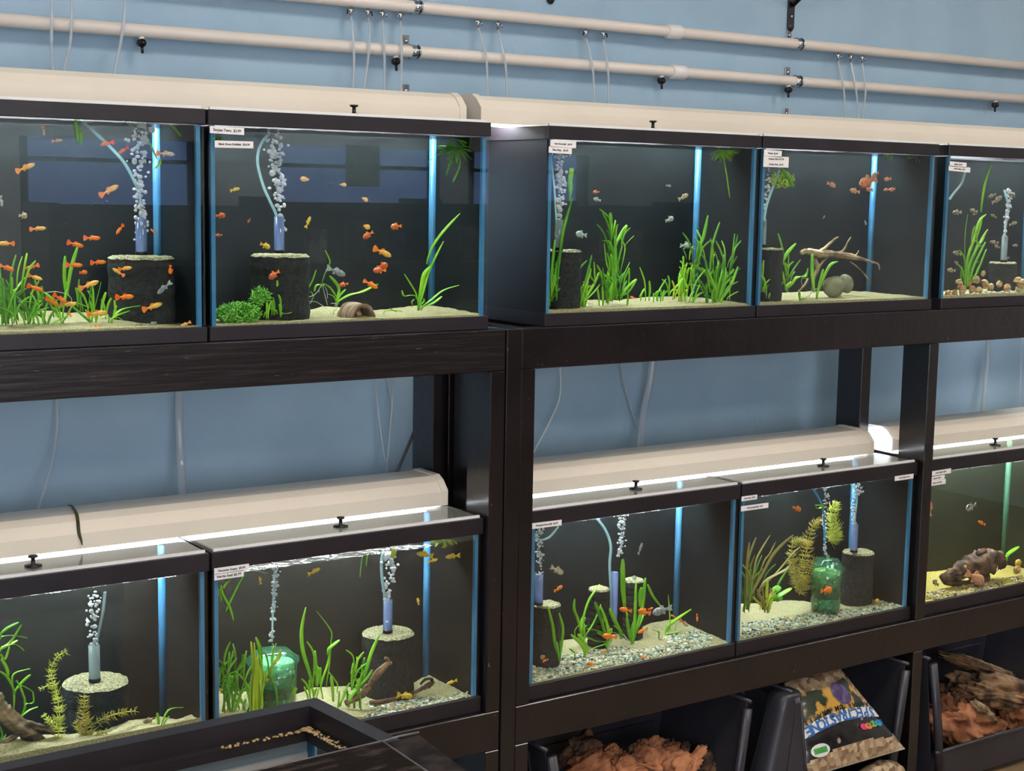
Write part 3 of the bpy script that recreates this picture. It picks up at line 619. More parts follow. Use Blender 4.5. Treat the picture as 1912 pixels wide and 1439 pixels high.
def plant(key, c, Y, blades, label, m=m_leaf, name='ribbon_grass', group=None, yj=0.012, roots=None, fill=0, fillh=0.06, cat='plant', ws=1.0, m2=None):
    k = MB(); s = CR[c][2]; base = None
    for b in blades:
        y = min(0.197, max(0.016, Y + random.uniform(-yj, yj))); pts = [P3(c, b[i], b[i + 1], y) for i in range(0, len(b) - 1, 2)]; w = b[-1] / s / 2 * pxm(pts[0]) * 1.3 * ws
        if len(pts) == 2: mid = (pts[0] + pts[1]) / 2 + Vector((random.uniform(-.003, .003), 0, 0)); pts = [pts[0], mid, pts[1]]
        # lean the blade a little in depth
        d = random.uniform(-0.012, 0.012); n = len(pts)
        for i in range(n): pts[i].y = min(0.2, max(0.014, pts[i].y + d * i / n))
        k.k = 1 if (m2 and random.random() < 0.35) else 0
        blade(k, pts, w)
        if base is None: base = pts[0]
    for i in range(int(fill * 1.8)):
        b = random.choice(blades); p = P3(c, b[0], b[1], Y); p = p + Vector((random.uniform(-.012, .012), random.uniform(-.012, .012), 0)); p.y = min(0.195, max(0.02, p.y))
        if key: p.z = max(p.z, SAND[key](p.x, p.y)) - 0.002
        a = random.uniform(-0.9, 0.9); h = fillh * random.uniform(0.5, 1.1)
        k.k = 1 if (m2 and random.random() < 0.35) else 0
        blade(k, [p, p + Vector((a * h * 0.3, random.uniform(-.1, .1) * h, h * 0.6)), p + Vector((a * h * 0.75, random.uniform(-.15, .15) * h, h * 0.95))], 0.0021 * ws)
    mats = [m, m2 or m]
    if roots:
        t = thing(name, base, label, cat, group); k.build('leaves', mats, t); r = MB()
        for b in roots:
            pts = [P3(c, b[i], b[i + 1], Y - 0.003) for i in range(0, len(b), 2)]; r.sweep(smooth_path(pts, 4), 0.0007, 5)
        r.build('roots', m_root, t); return t
    return tag(k.build(name, mats), label, cat, group)
# --- upper tank 1 (crop B)
plant('U1', 'B', 0.05, [(20, 960, 10, 700, -10, 430, 22), (50, 960, 60, 760, 10, 600, 24), (60, 930, 95, 700, 100, 560, 20), (95, 800, 100, 560, 148, 362, 15), (150, 640, 165, 500, 208, 375, 12),
     (90, 900, 60, 700, 0, 620, 18), (120, 850, 80, 770, 0, 730, 22), (230, 910, 150, 840, 0, 760, 24), (150, 950, 100, 880, 0, 830, 20), (60, 940, 30, 830, -20, 760, 18)],
     'dense green ribbon grass at the far left of the leftmost upper tank', fill=14, fillh=0.07, m2=m_leafd)
plant('U1', 'B', 0.05, [(250, 940, 235, 850, 160, 770, 18), (245, 945, 320, 800, 270, 700, 16), (380, 890, 300, 790, 155, 775, 22), (250, 940, 340, 870, 440, 830, 18), (400, 1000, 380, 920, 395, 870, 16), (420, 1000, 470, 890, 560, 830, 18),
     (420, 990, 360, 900, 260, 900, 18), (415, 1000, 520, 940, 590, 900, 20), (500, 880, 490, 820, 500, 760, 14), (380, 780, 375, 700, 370, 640, 18)],
     'low sprawling green grass clump beside the far left grass', fill=10, fillh=0.045, m2=m_leafd)
plant('U1', 'B', 0.06, [(590, 720, 575, 550, 583, 372, 26), (600, 700, 635, 480, 690, 295, 26), (610, 690, 600, 640, 640, 560, 16)], 'tall pair of bright green blades under the guppies, leftmost upper tank', roots=[(590, 710, 500, 690, 400, 700), (600, 710, 640, 760, 620, 800), (590, 715, 560, 760, 545, 830)])
plant('U1', 'B', 0.055, [(720, 850, 700, 700, 705, 580, 14), (740, 840, 725, 760, 740, 700, 12), (790, 820, 805, 720, 812, 640, 9), (840, 860, 880, 700, 905, 600, 8), (820, 930, 830, 850, 810, 770, 20), (850, 980, 860, 900, 820, 860, 20),
     (600, 780, 700, 870, 840, 990, 18), (690, 790, 740, 810, 800, 830, 12), (560, 960, 600, 900, 640, 820, 14), (900, 880, 920, 780, 950, 695, 24), (950, 870, 965, 800, 990, 745, 17), (1010, 900, 1020, 850, 1030, 815, 14)],
     'thin green blades at the centre of the leftmost upper tank', fill=6, fillh=0.04, m2=m_leafd)
plant('U1', 'B', 0.05, [(990, 940, 1080, 850, 1250, 815, 22), (1000, 935, 1050, 900, 1170, 860, 16), (980, 945, 1050, 920, 1110, 950, 14), (970, 940, 960, 900, 900, 930, 14)], 'green blades reaching right towards the sponge filter, leftmost upper tank')
plant(None, 'A', 0.05, [(665, 190, 690, 300, 705, 420, 30), (725, 290, 720, 360, 715, 430, 26)], 'green leaf fragment drooping from the surface, leftmost upper tank', name='floating_leaf', cat='leaf')
plant(None, 'A', 0.06, [(1325, 385, 1360, 470, 1400, 560, 14), (1430, 550, 1430, 600, 1385, 640, 20)], 'thin green leaf floating beside the blue seam, leftmost upper tank', name='floating_leaf', cat='leaf')
plant(None, 'A', 0.10, [(1520, 245, 1570, 290, 1630, 360, 22)], 'dark green leaf at the top right of the leftmost upper tank', name='floating_leaf', cat='leaf', m=m_leafd)
# --- upper tank 2
plant('U2', 'E', 0.06, [(960, 1120, 940, 960, 928, 785, 26), (975, 1110, 1010, 1010, 1075, 935, 20), (780, 1190, 870, 1100, 965, 1000, 22), (910, 1150, 905, 1080, 890, 990, 14), (990, 1170, 1040, 1180, 1100, 1165, 18), (940, 1150, 900, 1130, 860, 1120, 18)],
      'green ribbon grass beside the moss, second upper tank', fill=5, fillh=0.03)
plant('U2', 'E', 0.09, [(1215, 990, 1180, 800, 1170, 550, 34), (1215, 980, 1150, 800, 1108, 670, 16), (1225, 975, 1240, 780, 1275, 555, 28), (1250, 960, 1340, 820, 1395, 660, 16), (1225, 985, 1250, 870, 1310, 840, 12), (1225, 985, 1330, 920, 1355, 1000, 12),
     (1215, 1000, 1240, 1120, 1275, 1215, 24)], 'floating green plant with long white roots, second upper tank', roots=[(1215, 1000, 1130, 1040, 1110, 1190), (1220, 1010, 1300, 1040, 1400, 1040, 1530, 1120), (1240, 1010, 1380, 960, 1440, 890), (1240, 1020, 1330, 1060, 1360, 1000)])
plant('U2', 'E', 0.10, [(1470, 830, 1400, 850, 1380, 920, 20), (1480, 820, 1560, 870, 1640, 1000, 20), (1470, 830, 1500, 700, 1535, 640, 10), (1535, 640, 1560, 560, 1495, 430, 14)], 'small floating plant with a curled stem, second upper tank',
      roots=[(1470, 840, 1440, 890, 1440, 930), (1490, 840, 1530, 900, 1540, 1000), (1480, 840, 1500, 930, 1540, 1080)])
plant('U2', 'E', 0.07, [(1640, 1050, 1680, 880, 1575, 735, 30), (1650, 1040, 1700, 960, 1770, 895, 18), (1650, 1045, 1800, 960, 1960, 920, 2150, 830, 26), (1640, 1050, 1620, 980, 1560, 950, 10)], 'bright green plant arching over the clay arch, second upper tank',
      roots=[(1640, 1050, 1620, 1120, 1610, 1190), (1645, 1055, 1650, 1100, 1630, 1150), (1640, 1060, 1580, 1060)])
plant('U2', 'F', 0.06, [(900, 1110, 930, 850, 960, 700, 1040, 600, 40), (905, 1110, 960, 900, 1030, 650, 1190, 320, 26), (1000, 560, 1080, 360, 1220, 170, 1390, -10, 26), (900, 1110, 880, 960, 810, 830, 735, 710, 16),
     (880, 970, 800, 960, 720, 970, 690, 905, 22), (935, 1105, 1050, 1010, 1180, 900, 1360, 840, 24), (930, 1105, 1060, 1060, 1170, 975, 28), (830, 1070, 820, 1040, 850, 1010, 14), (900, 1100, 960, 1040, 960, 1000, 18)], 'tall ribbon plant on the mound at the right of the second upper tank', yj=0.004)
plant('U2', 'F', 0.05, [(480, 1150, 580, 1145, 700, 1150, 16), (560, 1115, 600, 1140, 650, 1160, 14)], 'green leaf lying on the sand, second upper tank', name='fallen_leaf', cat='leaf')
def bushy(c, cx, cy, rx, ry, Y, n, label, m, name, cat='plant', lw=0.0016, ll=0.009, stem=0):
    k = MB()
    for i in range(n):
        a = random.uniform(0, 2 * PI); r = math.sqrt(random.random()); x = cx + rx * r * math.cos(a); y = cy + ry * r * math.sin(a)
        p = P3(c, x, y, min(0.19, max(0.018, Y + random.uniform(-0.03, 0.03))))
        d = Vector((random.uniform(-1, 1), random.uniform(-0.6, 0.6), random.uniform(-0.3, 1))).normalized() * ll * random.uniform(0.6, 1.3)
        k.k = random.choice((0, 0, 1)); k.sweep([p, p + d * 0.5, p + d], [lw * 0.5, lw, lw * 0.2], 4, [0.0004] * 3, side=(random.uniform(-1, 1), -0.4, random.uniform(-1, 1)))
    for i in range(stem):
        x = cx + random.uniform(-0.8, 0.8) * rx; q = [P3(c, x, cy + ry * 0.9, Y), P3(c, x + random.uniform(-40, 40), cy, Y), P3(c, x + random.uniform(-60, 60), cy - ry * 0.9, Y)]
        k.k = 1; k.sweep(smooth_path(q), 0.0009, 5)
    return tag(k.build(name, [m, m_leafd]), label, cat)
t = bushy('E', 470, 1190, 270, 120, 0.055, 1500, 'bushy bright green moss clump at the left of the second upper tank', m_moss, 'moss_clump', stem=8, ll=0.008)
bushy('E', 740, 990, 110, 110, 0.07, 260, 'loose green moss sprig above the moss clump, second upper tank', m_moss, 'moss_clump', stem=3)
def hanging(key, c, Y, cx, cy, n, spread, label, L=60, m=m_leafd, extra=()):
    k = MB()
    for i in range(n):
        a = random.uniform(-PI, PI); l = L * random.uniform(0.4, 1); x1 = cx + math.cos(a) * l * spread; y1 = cy + abs(math.sin(a)) * l * 0.9 - 10
        pts = [P3(c, cx + random.uniform(-10, 10), cy + random.uniform(-15, 10), Y), P3(c, (cx + x1) / 2 + random.uniform(-12, 12), (cy + y1) / 2 - 12, Y + random.uniform(-.02, .02)), P3(c, x1, y1, Y + random.uniform(-.03, .03))]
        blade(k, pts, random.uniform(0.0009, 0.0026), root=False)
    for b in extra:
        blade(k, [P3(c, b[i], b[i + 1], Y) for i in range(0, len(b) - 1, 2)], b[-1] / CR[c][2] * 0.55 * pxm(P3(c, cx, cy, Y)), root=False)
    tag(k.build('floating_plant', [m]), label, 'plant')
hanging('U2', 'D', 0.08, 1360, 480, 60, 1.0, 'tangled green plant floating at top right of the second upper tank', L=250, m=m_leafd,
        extra=[(1380, 400, 1500, 480, 1650, 380, 22), (1390, 480, 1300, 620, 1230, 810, 24), (1400, 600, 1380, 740, 1310, 890, 26), (1250, 690, 1290, 670, 1330, 640, 30), (1450, 620, 1520, 680, 1575, 780, 12), (1280, 560, 1150, 560, 1010, 650, 7), (1200, 540, 1140, 470, 1150, 380, 7), (1300, 380, 1400, 400, 1500, 450, 34), (1250, 400, 1320, 470, 1400, 520, 30)])
hanging('U2', 'C', 0.03, 235, 380, 22, 0.7, 'small green plant behind the price tags, second upper tank', L=130, m=m_leafd)
# --- upper tank 3
plant('U3', 'H', 0.05, [(170, 1060, 170, 800, 230, 400, 290, 210, 30), (190, 960, 180, 700, 215, 300, 26), (260, 800, 300, 400, 340, 150, 440, -200, 34), (410, -190, 405, -400, 430, -550, 400, -220, 44), (160, 950, 240, 700, 350, 200, 24),
     (200, 930, 240, 740, 310, 520, 20), (250, 880, 330, 740, 450, 575, 20), (180, 1000, 370, 850, 490, 775, 24), (200, 980, 420, 740, 605, 550, 22), (170, 1080, 150, 1000, 220, 930, 16), (200, 950, 280, 740, 330, 640, 16), (330, 900, 390, 970, 450, 1060, 20)],
     'tall green ribbon grass in the left corner of the middle upper tank', fill=10, fillh=0.08, m2=m_leafd, yj=0.02)
plant('U3', 'H', 0.06, [(480, 1060, 480, 850, 485, 720, 22), (520, 1050, 600, 800, 675, 485, 26), (530, 1060, 640, 700, 625, 640, 20), (560, 1060, 600, 920, 640, 785, 24), (560, 1060, 700, 830, 765, 690, 26), (520, 1060, 530, 900, 540, 790, 18), (600, 1020, 700, 920, 770, 830, 16),
     (460, 1050, 420, 900, 390, 850, 12), (700, 800, 650, 740, 640, 680, 18)], 'green grass tuft left of centre in the middle upper tank', fill=8, fillh=0.05, m2=m_leafd)
plant('U3', 'H', 0.06, [(860, 1030, 870, 800, 900, 640, 34), (920, 980, 930, 800, 900, 470, 40), (950, 950, 960, 600, 950, 250, 30), (940, 260, 900, 120, 888, -20, 40), (960, 340, 1030, 230, 1100, 130, 36), (930, 440, 870, 330, 785, 315, 26), (870, 660, 840, 570, 810, 340, 16),
     (1010, 680, 1060, 500, 1080, 380, 1030, 270, 12), (1060, 370, 1110, 300, 1145, 255, 8), (980, 600, 990, 480, 1010, 370, 18), (990, 900, 1050, 740, 1135, 570, 12), (1000, 990, 1080, 880, 1190, 770, 30), (1000, 980, 1100, 920, 1190, 770, 20), (970, 800, 1010, 750, 1040, 700, 40),
     (1090, 900, 1110, 1000, 1110, 1090, 20), (760, 1080, 740, 950, 720, 870, 20), (800, 1060, 790, 980, 770, 860, 24), (850, 1020, 820, 860, 830, 760, 16), (840, 880, 800, 780, 770, 720, 14), (900, 1000, 900, 900, 940, 800, 40), (960, 980, 1000, 960, 1080, 950, 30)],
     'tall leafy green plant at the centre of the middle upper tank', fill=16, fillh=0.06, m2=m_leafd, yj=0.015)
plant('U3', 'H', 0.07, [(1310, 1000, 1300, 800, 1245, 630, 14), (1350, 1000, 1360, 900, 1350, 790, 22), (1310, 990, 1280, 900, 1210, 980, 12), (1440, 990, 1470, 900, 1545, 770, 16), (1440, 1000, 1500, 980, 1540, 900, 18), (1450, 1000, 1430, 940, 1500, 900, 16)],
     'sparse thin grass on the sand, centre right of the middle upper tank', fill=3, fillh=0.025)
plant('U3', 'J', 0.07, [(0, 930, 80, 850, 150, 740, 20), (60, 980, 110, 860, 140, 760, 18), (150, 1000, 170, 850, 190, 500, 26), (150, 1000, 130, 800, 170, 650, 34), (160, 700, 170, 800, 200, 890, 26), (200, 500, 185, 450, 170, 400, 10), (210, 760, 230, 640, 290, 660, 20),
     (210, 840, 280, 840, 380, 860, 14), (240, 780, 290, 780, 320, 800, 20)], 'yellow green plant left of the blue seam, middle upper tank', m=m_leaf, m2=m_leaful, fill=10, fillh=0.05)
plant('U3', 'J', 0.05, [(470, 1040, 380, 850, 350, 700, 14), (340, 560, 330, 420, 390, 250, 430, 10, 32), (560, 1050, 540, 800, 500, 640, 24), (500, 620, 520, 380, 625, 95, 22), (550, 760, 580, 560, 550, 440, 8), (740, 640, 790, 300, 855, 65, 16), (690, 600, 740, 500, 770, 440, 12),
     (480, 760, 360, 650, 245, 580, 34), (480, 900, 450, 700, 425, 540, 26), (560, 900, 500, 760, 460, 650, 24), (640, 900, 650, 700, 665, 480, 26), (600, 1000, 640, 820, 750, 650, 28), (600, 1040, 720, 860, 815, 620, 26), (680, 1000, 740, 950, 800, 915, 14), (640, 980, 700, 860, 810, 800, 18),
     (590, 1040, 620, 880, 670, 680, 28), (240, 1000, 270, 950, 310, 920, 18), (260, 1060, 350, 960, 440, 920, 20), (560, 1040, 440, 960, 400, 980, 22)],
     'dense tall green grass at the right of the middle upper tank', fill=26, fillh=0.08, m2=m_leafd, yj=0.025)
hanging('U3', 'I', 0.06, 650, 330, 36, 1.4, 'green plant floating at the top right of the middle upper tank', L=170, m=m_leaf, extra=[(640, 400, 680, 620, 718, 890, 18), (590, 310, 620, 370, 650, 430, 34), (900, 340, 980, 380, 1040, 415, 10)])
# --- upper tank 4
plant('U4', 'J', 0.05, [(1105, 710, 1130, 600, 1215, 500, 24), (1200, 930, 1230, 760, 1380, 480, 1490, 345, 36), (1380, 700, 1360, 420, 1320, 230, 20), (1390, 760, 1420, 640, 1435, 450, 14), (1400, 790, 1470, 660, 1555, 540, 16), (1200, 940, 1290, 600, 1325, 450, 16), (1165, 1030, 1180, 960, 1110, 830, 12),
     (1180, 960, 1270, 870, 1380, 800, 24), (1380, 860, 1370, 760, 1360, 670, 22), (1110, 890, 1140, 820, 1180, 770, 14), (1230, 850, 1220, 780, 1225, 720, 14)],
     'green ribbon grass at the left of the fourth upper tank', fill=12, fillh=0.05, m2=m_leafd)
plant('U4', 'J', 0.05, [(1390, 890, 1460, 830, 1520, 750, 1630, 730, 1660, 640, 30), (1580, 740, 1610, 760, 1650, 770, 20), (1380, 870, 1400, 840, 1440, 800, 24)], 'bright green leaf winding up onto the driftwood, fourth upper tank', m2=m_leaful, roots=[(1580, 760, 1570, 800, 1590, 860), (1420, 900, 1400, 930)])
plant('U4', 'J', 0.035, [(1755, 980, 1770, 900, 1900, 620, 2000, 560, 30), (1755, 970, 1780, 800, 1805, 650, 26), (1720, 900, 1710, 700, 1720, 470, 34), (1550, 1010, 1540, 960, 1530, 920, 26), (1560, 1000, 1600, 1010, 1620, 990, 16)], 'green blades before the driftwood and stones, fourth upper tank',
      roots=[(1700, 870, 1680, 940, 1660, 990), (1750, 880, 1690, 940, 1610, 1010)])
bushy('I', 1340, 690, 140, 95, 0.04, 230, 'yellow green feathery plant behind the tags, fourth upper tank', m_leaful, 'floating_plant', ll=0.012)
plant(None, 'I', 0.02, [(1310, 520, 1390, 620, 1470, 760, 34)], 'dark green blade over the feathery plant, fourth upper tank', name='floating_leaf', cat='leaf', m=m_leafd)
hanging('U4', 'K', 0.08, 1000, 300, 26, 1.6, 'green plant floating at the top right of the fourth upper tank', L=70, m=m_leafd, extra=[(1040, 290, 1080, 350, 1120, 415, 10)])
hanging('U4', 'K', 0.10, 740, 290, 10, 1.2, 'small dark plant floating at the seam of the fourth upper tank', L=50, m=m_leafd)
# --- upper tank 5
plant('U5', 'L', 0.05, [(1400, 610, 1390, 500, 1370, 440, 14), (1400, 610, 1420, 400, 1480, 220, 1530, 60, 1590, 0, 20), (1420, 610, 1440, 430, 1540, 230, 1600, 130, 20), (1430, 600, 1460, 400, 1500, 240, 20), (1410, 600, 1410, 450, 1450, 250, 14), (1460, 570, 1500, 500, 1575, 300, 14), (1440, 570, 1480, 420, 1560, 240, 16),
     (1500, 210, 1540, 100, 1560, 10, 12), (1400, 440, 1405, 420, 1410, 350, 14), (1400, 560, 1400, 200, 1425, 0, 6), (1470, 560, 1450, 480, 1460, 420, 16), (1480, 220, 1520, 250, 1550, 200, 14)],
     'tall bright green ribbon grass in the rightmost upper tank', m2=m_leafd, fill=8, fillh=0.05)
plant(None, 'K', 0.05, [(1540, 750, 1560, 550, 1610, 360, 22)], 'single green blade near the surface of the rightmost upper tank', name='floating_leaf', cat='leaf')
# --- lower tank 1
def feather(c, pts, Y, wpx, label, m, step=0.0060, name='feathery_plant', m2=None, dens=9, taper=True, ylen=1.0):
    k = MB(); path = smooth_path([P3(c, x, y, Y) for x, y in pts], 8); k.k = 1; k.sweep(path, 0.0011, 5); k.k = 0
    L = wpx / CR[c][2] * pxm(path[0]) * 1.05
    n = len(path)
    for i in range(n - 1):
        f = i / (n - 1); l = L * (1 - 0.45 * f if taper else 1)
        seglen = (path[i + 1] - path[i]).length; acc = (acc if i else 0.0) + seglen; segs = int(acc / step); acc -= segs * step
        for s in range(segs):
            p = path[i].lerp(path[i + 1], s / segs); t = (path[i + 1] - path[i]).normalized(); a0 = random.uniform(0, PI)
            p = p + t * random.uniform(-0.4, 0.4) * step; lw = random.uniform(0.7, 1.12)
            for q in range(dens):
                a = a0 + 2 * PI * (q + random.uniform(-.3, .3)) / dens; u = t.orthogonal().normalized(); v = t.cross(u); d = (u * math.cos(a) + v * math.sin(a)); ll = l * random.uniform(0.6, 1.1) * lw
                e = p + d * ll + t * ll * random.uniform(0.15, 0.75) + Vector((0, 0, -0.12 * ll)); e.y = max(0.012, min(0.2, e.y)); mm = p + d * ll * 0.55 + t * ll * 0.05; mm.y = max(0.012, min(0.2, mm.y))
                k.sweep([p, mm, e], [0.0005, 0.0007, 0.0003], 4, smooth=False)
    return tag(k.build(name, [m, m2 or m]), label, 'plant')
feather('N', [(480, 1290), (500, 1050), (495, 900), (470, 780), (430, 640), (440, 560), (480, 480), (560, 430)], 0.045, 70, 'tall bright feathery stem with a bent tip, leftmost lower tank', m_horn)
feather('N', [(480, 760), (420, 720), (335, 750)], 0.04, 45, 'short side sprig on the tall feathery stem, leftmost lower tank', m_horn)
feather('N', [(480, 1080), (410, 1010), (370, 960)], 0.05, 65, 'lower left sprig beside the tall feathery stem, leftmost lower tank', m_horn)
feather('N', [(520, 1200), (400, 1240), (270, 1290)], 0.03, 55, 'feathery sprig lying on the sand, leftmost lower tank', m_horn)
feather('N', [(740, 1150), (730, 1050), (705, 930), (715, 800)], 0.05, 115, 'golden bushy feathery stem before the sponge filter, leftmost lower tank', m_hornb)
feather('N', [(800, 1040), (900, 985), (1010, 950), (1140, 935)], 0.045, 75, 'golden feathery sprig pointing right, leftmost lower tank', m_hornb, dens=6)
feather('N', [(760, 1150), (680, 1100), (640, 1030)], 0.05, 60, 'low golden feathery sprig left of the bushy stem, leftmost lower tank', m_hornb)
feather('N', [(760, 1150), (830, 1130), (900, 1110)], 0.04, 60, 'low golden feathery sprig right of the bushy stem, leftmost lower tank', m_hornb)
plant('L1', 'N', 0.08, [(-20, 600, 60, 640, 120, 770, 120, 950, 16), (0, 290, 60, 230, 150, 180, 22), (0, 400, 80, 360, 180, 205, 18), (-10, 310, 100, 300, 235, 325, 22), (-10, 420, 80, 380, 155, 345, 20), (0, 400, 120, 370, 200, 425, 20), (0, 440, 40, 500, 80, 390, 16),
     (0, 480, 50, 560, 70, 640, 22), (110, 740, 110, 620, 245, 570, 12), (120, 770, 190, 680, 250, 620, 18), (120, 770, 180, 720, 275, 770, 14), (210, 870, 280, 860, 275, 770, 12), (180, 980, 210, 900, 200, 800, 16), (180, 980, 250, 930, 325, 905, 18), (130, 660, 170, 740, 200, 840, 16), (120, 760, 60, 650, 0, 600, 18)],
     'wispy bright green plant at the far left of the leftmost lower tank', name='wispy_plant', fill=0)
plant('L1', 'N', 0.02, [(1335, 1090, 1335, 1020, 1325, 950, 20), (1350, 1085, 1420, 930, 1550, 910, 14), (1380, 1040, 1400, 1010, 1430, 980, 10)], 'small green sprout on the sand, right side of the leftmost lower tank')
plant('L1', 'N', 0.05, [(-10, 1230, 30, 1180, 60, 1140, 14), (-10, 1200, 20, 1140, 0, 1060, 14)], 'small dark green tuft behind the log, leftmost lower tank', m=m_leafd)
# --- lower tank 2
plant('L2', 'P', 0.04, [(300, 1290, 300, 1000, 320, 830, 40), (330, 1300, 380, 1050, 400, 830, 26), (440, 830, 460, 700, 462, 575, 30), (400, 1120, 480, 990, 600, 850, 22), (380, 1000, 340, 870, 350, 840, 20), (310, 770, 330, 660, 360, 540, 16), (210, 880, 290, 820, 370, 775, 14), (230, 1000, 260, 940, 290, 910, 14),
     (350, 1290, 440, 1080, 400, 960, 22), (470, 1280, 490, 1180, 520, 1120, 26), (180, 1290, 170, 1000, 180, 840, 16), (500, 1290, 540, 1200, 560, 1150, 18)], 'green ribbon grass in the left corner of the second lower tank', fill=14, fillh=0.07, m2=m_leafd)
plant('L2', 'P', 0.03, [(600, 1290, 610, 900, 580, 440, 30), (620, 1280, 620, 800, 600, 440, 24), (640, 1290, 660, 900, 670, 560, 610, 370, 44), (660, 1280, 680, 1000, 650, 700, 40), (590, 1300, 600, 1000, 620, 700, 34), (680, 1290, 700, 1150, 680, 900, 30), (730, 860, 850, 680, 900, 620, 930, 530, 40), (640, 1300, 630, 900, 640, 600, 40)],
     'thick yellow green blades in front of the green box filter, second lower tank', m=m_leaful, m2=m_leaf, fill=8, fillh=0.1, ws=0.9)
plant('L2', 'P', 0.03, [(880, 1160, 860, 980, 810, 860, 26), (1000, 1160, 1040, 1070, 1090, 970, 44)], 'two green blades before the ceramic rings, second lower tank')
plant('L2', 'P', 0.09, [(1300, 950, 1250, 760, 1190, 540, 1180, 300, 1235, 30, 36), (1300, 960, 1310, 600, 1215, 420, 20), (1310, 1090, 1300, 980, 1300, 900, 20), (1370, 900, 1340, 700, 1330, 540, 26), (1390, 910, 1380, 800, 1380, 730, 24), (1420, 1080, 1400, 940, 1480, 700, 1500, 560, 22), (1460, 950, 1500, 700, 1520, 440, 1520, 300, 1350, 70, 12),
     (1480, 560, 1500, 500, 1610, 405, 36), (1350, 930, 1360, 860, 1350, 800, 40), (1590, 1000, 1590, 930, 1490, 790, 14), (1270, 1090, 1260, 1000, 1250, 880, 22), (1250, 1090, 1220, 1020, 1200, 970, 20), (1310, 1090, 1330, 1030, 1340, 980, 20)],
     'tall slender green plant at the centre of the second lower tank', fill=4, fillh=0.04)
plant('L2', 'P', 0.06, [(1545, 1110, 1540, 980, 1525, 850, 30), (1620, 1170, 1670, 1080, 1710, 980, 22), (1700, 1160, 1800, 1040, 1880, 880, 34), (1760, 980, 1770, 850, 1810, 680, 18), (1790, 740, 1770, 600, 1680, 520, 16), (1750, 780, 1820, 780, 1900, 820, 14)], 'green blades left of the dark wood, second lower tank', fill=3, fillh=0.04)
plant('L2', 'R', 0.06, [(160, 1010, 260, 820, 340, 560, 430, 350, 34), (130, 1060, 220, 860, 260, 620, 26), (200, 960, 290, 850, 340, 760, 26), (100, 960, 120, 760, 150, 680, 16), (60, 1170, 100, 1080, 190, 1000, 24), (170, 1000, 180, 920, 210, 870, 16), (200, 1190, 190, 1120, 180, 1080, 14)],
     'green ribbon grass leaning on the dark wood, second lower tank', fill=6, fillh=0.05, m2=m_leafd)
plant(None, 'O', 0.03, [(200, 940, 230, 1080, 310, 1240, 350, 1390, 26), (510, 800, 430, 950, 330, 1170, 280, 1300, 26), (310, 900, 250, 960, 220, 1000, 26), (190, 950, 200, 1080, 210, 1160, 20), (490, 785, 620, 800, 770, 830, 24), (205, 1000, 180, 1040, 190, 1110, 16)], 'green blades hanging below the tags in the second lower tank', name='floating_plant')
hanging('L2', 'Q', 0.09, 1200, 445, 30, 1.6, 'bright yellow green plant floating at top right, second lower tank', L=110, m=m_leaful, extra=[(1330, 450, 1370, 490, 1400, 545, 24), (1050, 490, 980, 540, 930, 590, 10), (580, 500, 610, 560, 590, 650, 60), (800, 500, 780, 530, 750, 555, 12), (1180, 520, 1200, 520, 1215, 490, 40)])
plant(None, 'Q', 0.06, [(310, 565, 290, 640, 285, 750, 14), (240, 600, 210, 720, 190, 870, 10)], 'two thin blades hanging left of the bubble tube, second lower tank', name='floating_leaf', cat='leaf')
# --- lower tank 3
plant('L3', 'T', 0.03, [(385, 680, 350, 560, 330, 400, 290, 230, 22), (390, 670, 400, 560, 410, 420, 375, 290, 20), (380, 670, 375, 600, 370, 540, 16)], 'green grass tuft in front of the corner sponge, middle lower tank')
plant('L3', 'T', 0.09, [(570, 450, 540, 340, 510, 260, 515, 170, 20), (560, 500, 590, 330, 640, 180, 730, 50, 16), (600, 460, 580, 380, 610, 330, 24), (520, 490, 510, 440, 540, 390, 8), (600, 490, 680, 370, 740, 220, 12), (570, 470, 560, 400, 600, 300, 14)], 'tall green blades left of the ribbed sponge, middle lower tank', fill=2, fillh=0.03)
plant('L3', 'T', 0.05, [(600, 640, 570, 560, 470, 470, 24), (600, 640, 610, 580, 540, 470, 30), (600, 645, 590, 560, 590, 490, 10), (520, 640, 490, 610, 460, 590, 16)], 'short broad green blades on the gravel, middle lower tank')
plant('L3', 'T', 0.10, [(780, 480, 730, 320, 690, 200, 24), (800, 470, 790, 380, 740, 240, 22), (920, 470, 850, 360, 805, 250, 28), (800, 500, 730, 450, 635, 430, 18), (800, 520, 740, 480, 690, 450, 12), (920, 490, 860, 460, 780, 460, 14), (790, 530, 700, 530, 600, 490, 20), (790, 560, 820, 520, 810, 470, 24), (800, 550, 740, 570, 640, 605, 12), (780, 640, 820, 620, 850, 600, 20), (780, 470, 760, 420, 770, 330, 14)],
     'spreading green plant at the centre of the middle lower tank', fill=6, fillh=0.03, m2=m_leafd)
plant('L3', 'T', 0.09, [(1000, 540, 960, 440, 940, 280, 18), (1005, 540, 1030, 380, 1045, 40, 22), (1010, 530, 1080, 250, 1105, -10, 24), (1000, 530, 1050, 420, 1105, 310, 22), (1070, 220, 1070, 140, 1075, 70, 30), (1000, 535, 960, 360, 950, 300, 14), (940, 230, 920, 60, 915, -170, 34), (1000, 540, 1010, 430, 1040, 350, 18)],
     'tall upright green grass before the rear ribbed sponge, middle lower tank', roots=[(1000, 540, 960, 520, 940, 490), (1000, 540, 940, 540, 920, 520), (1000, 540, 950, 500, 930, 470)])
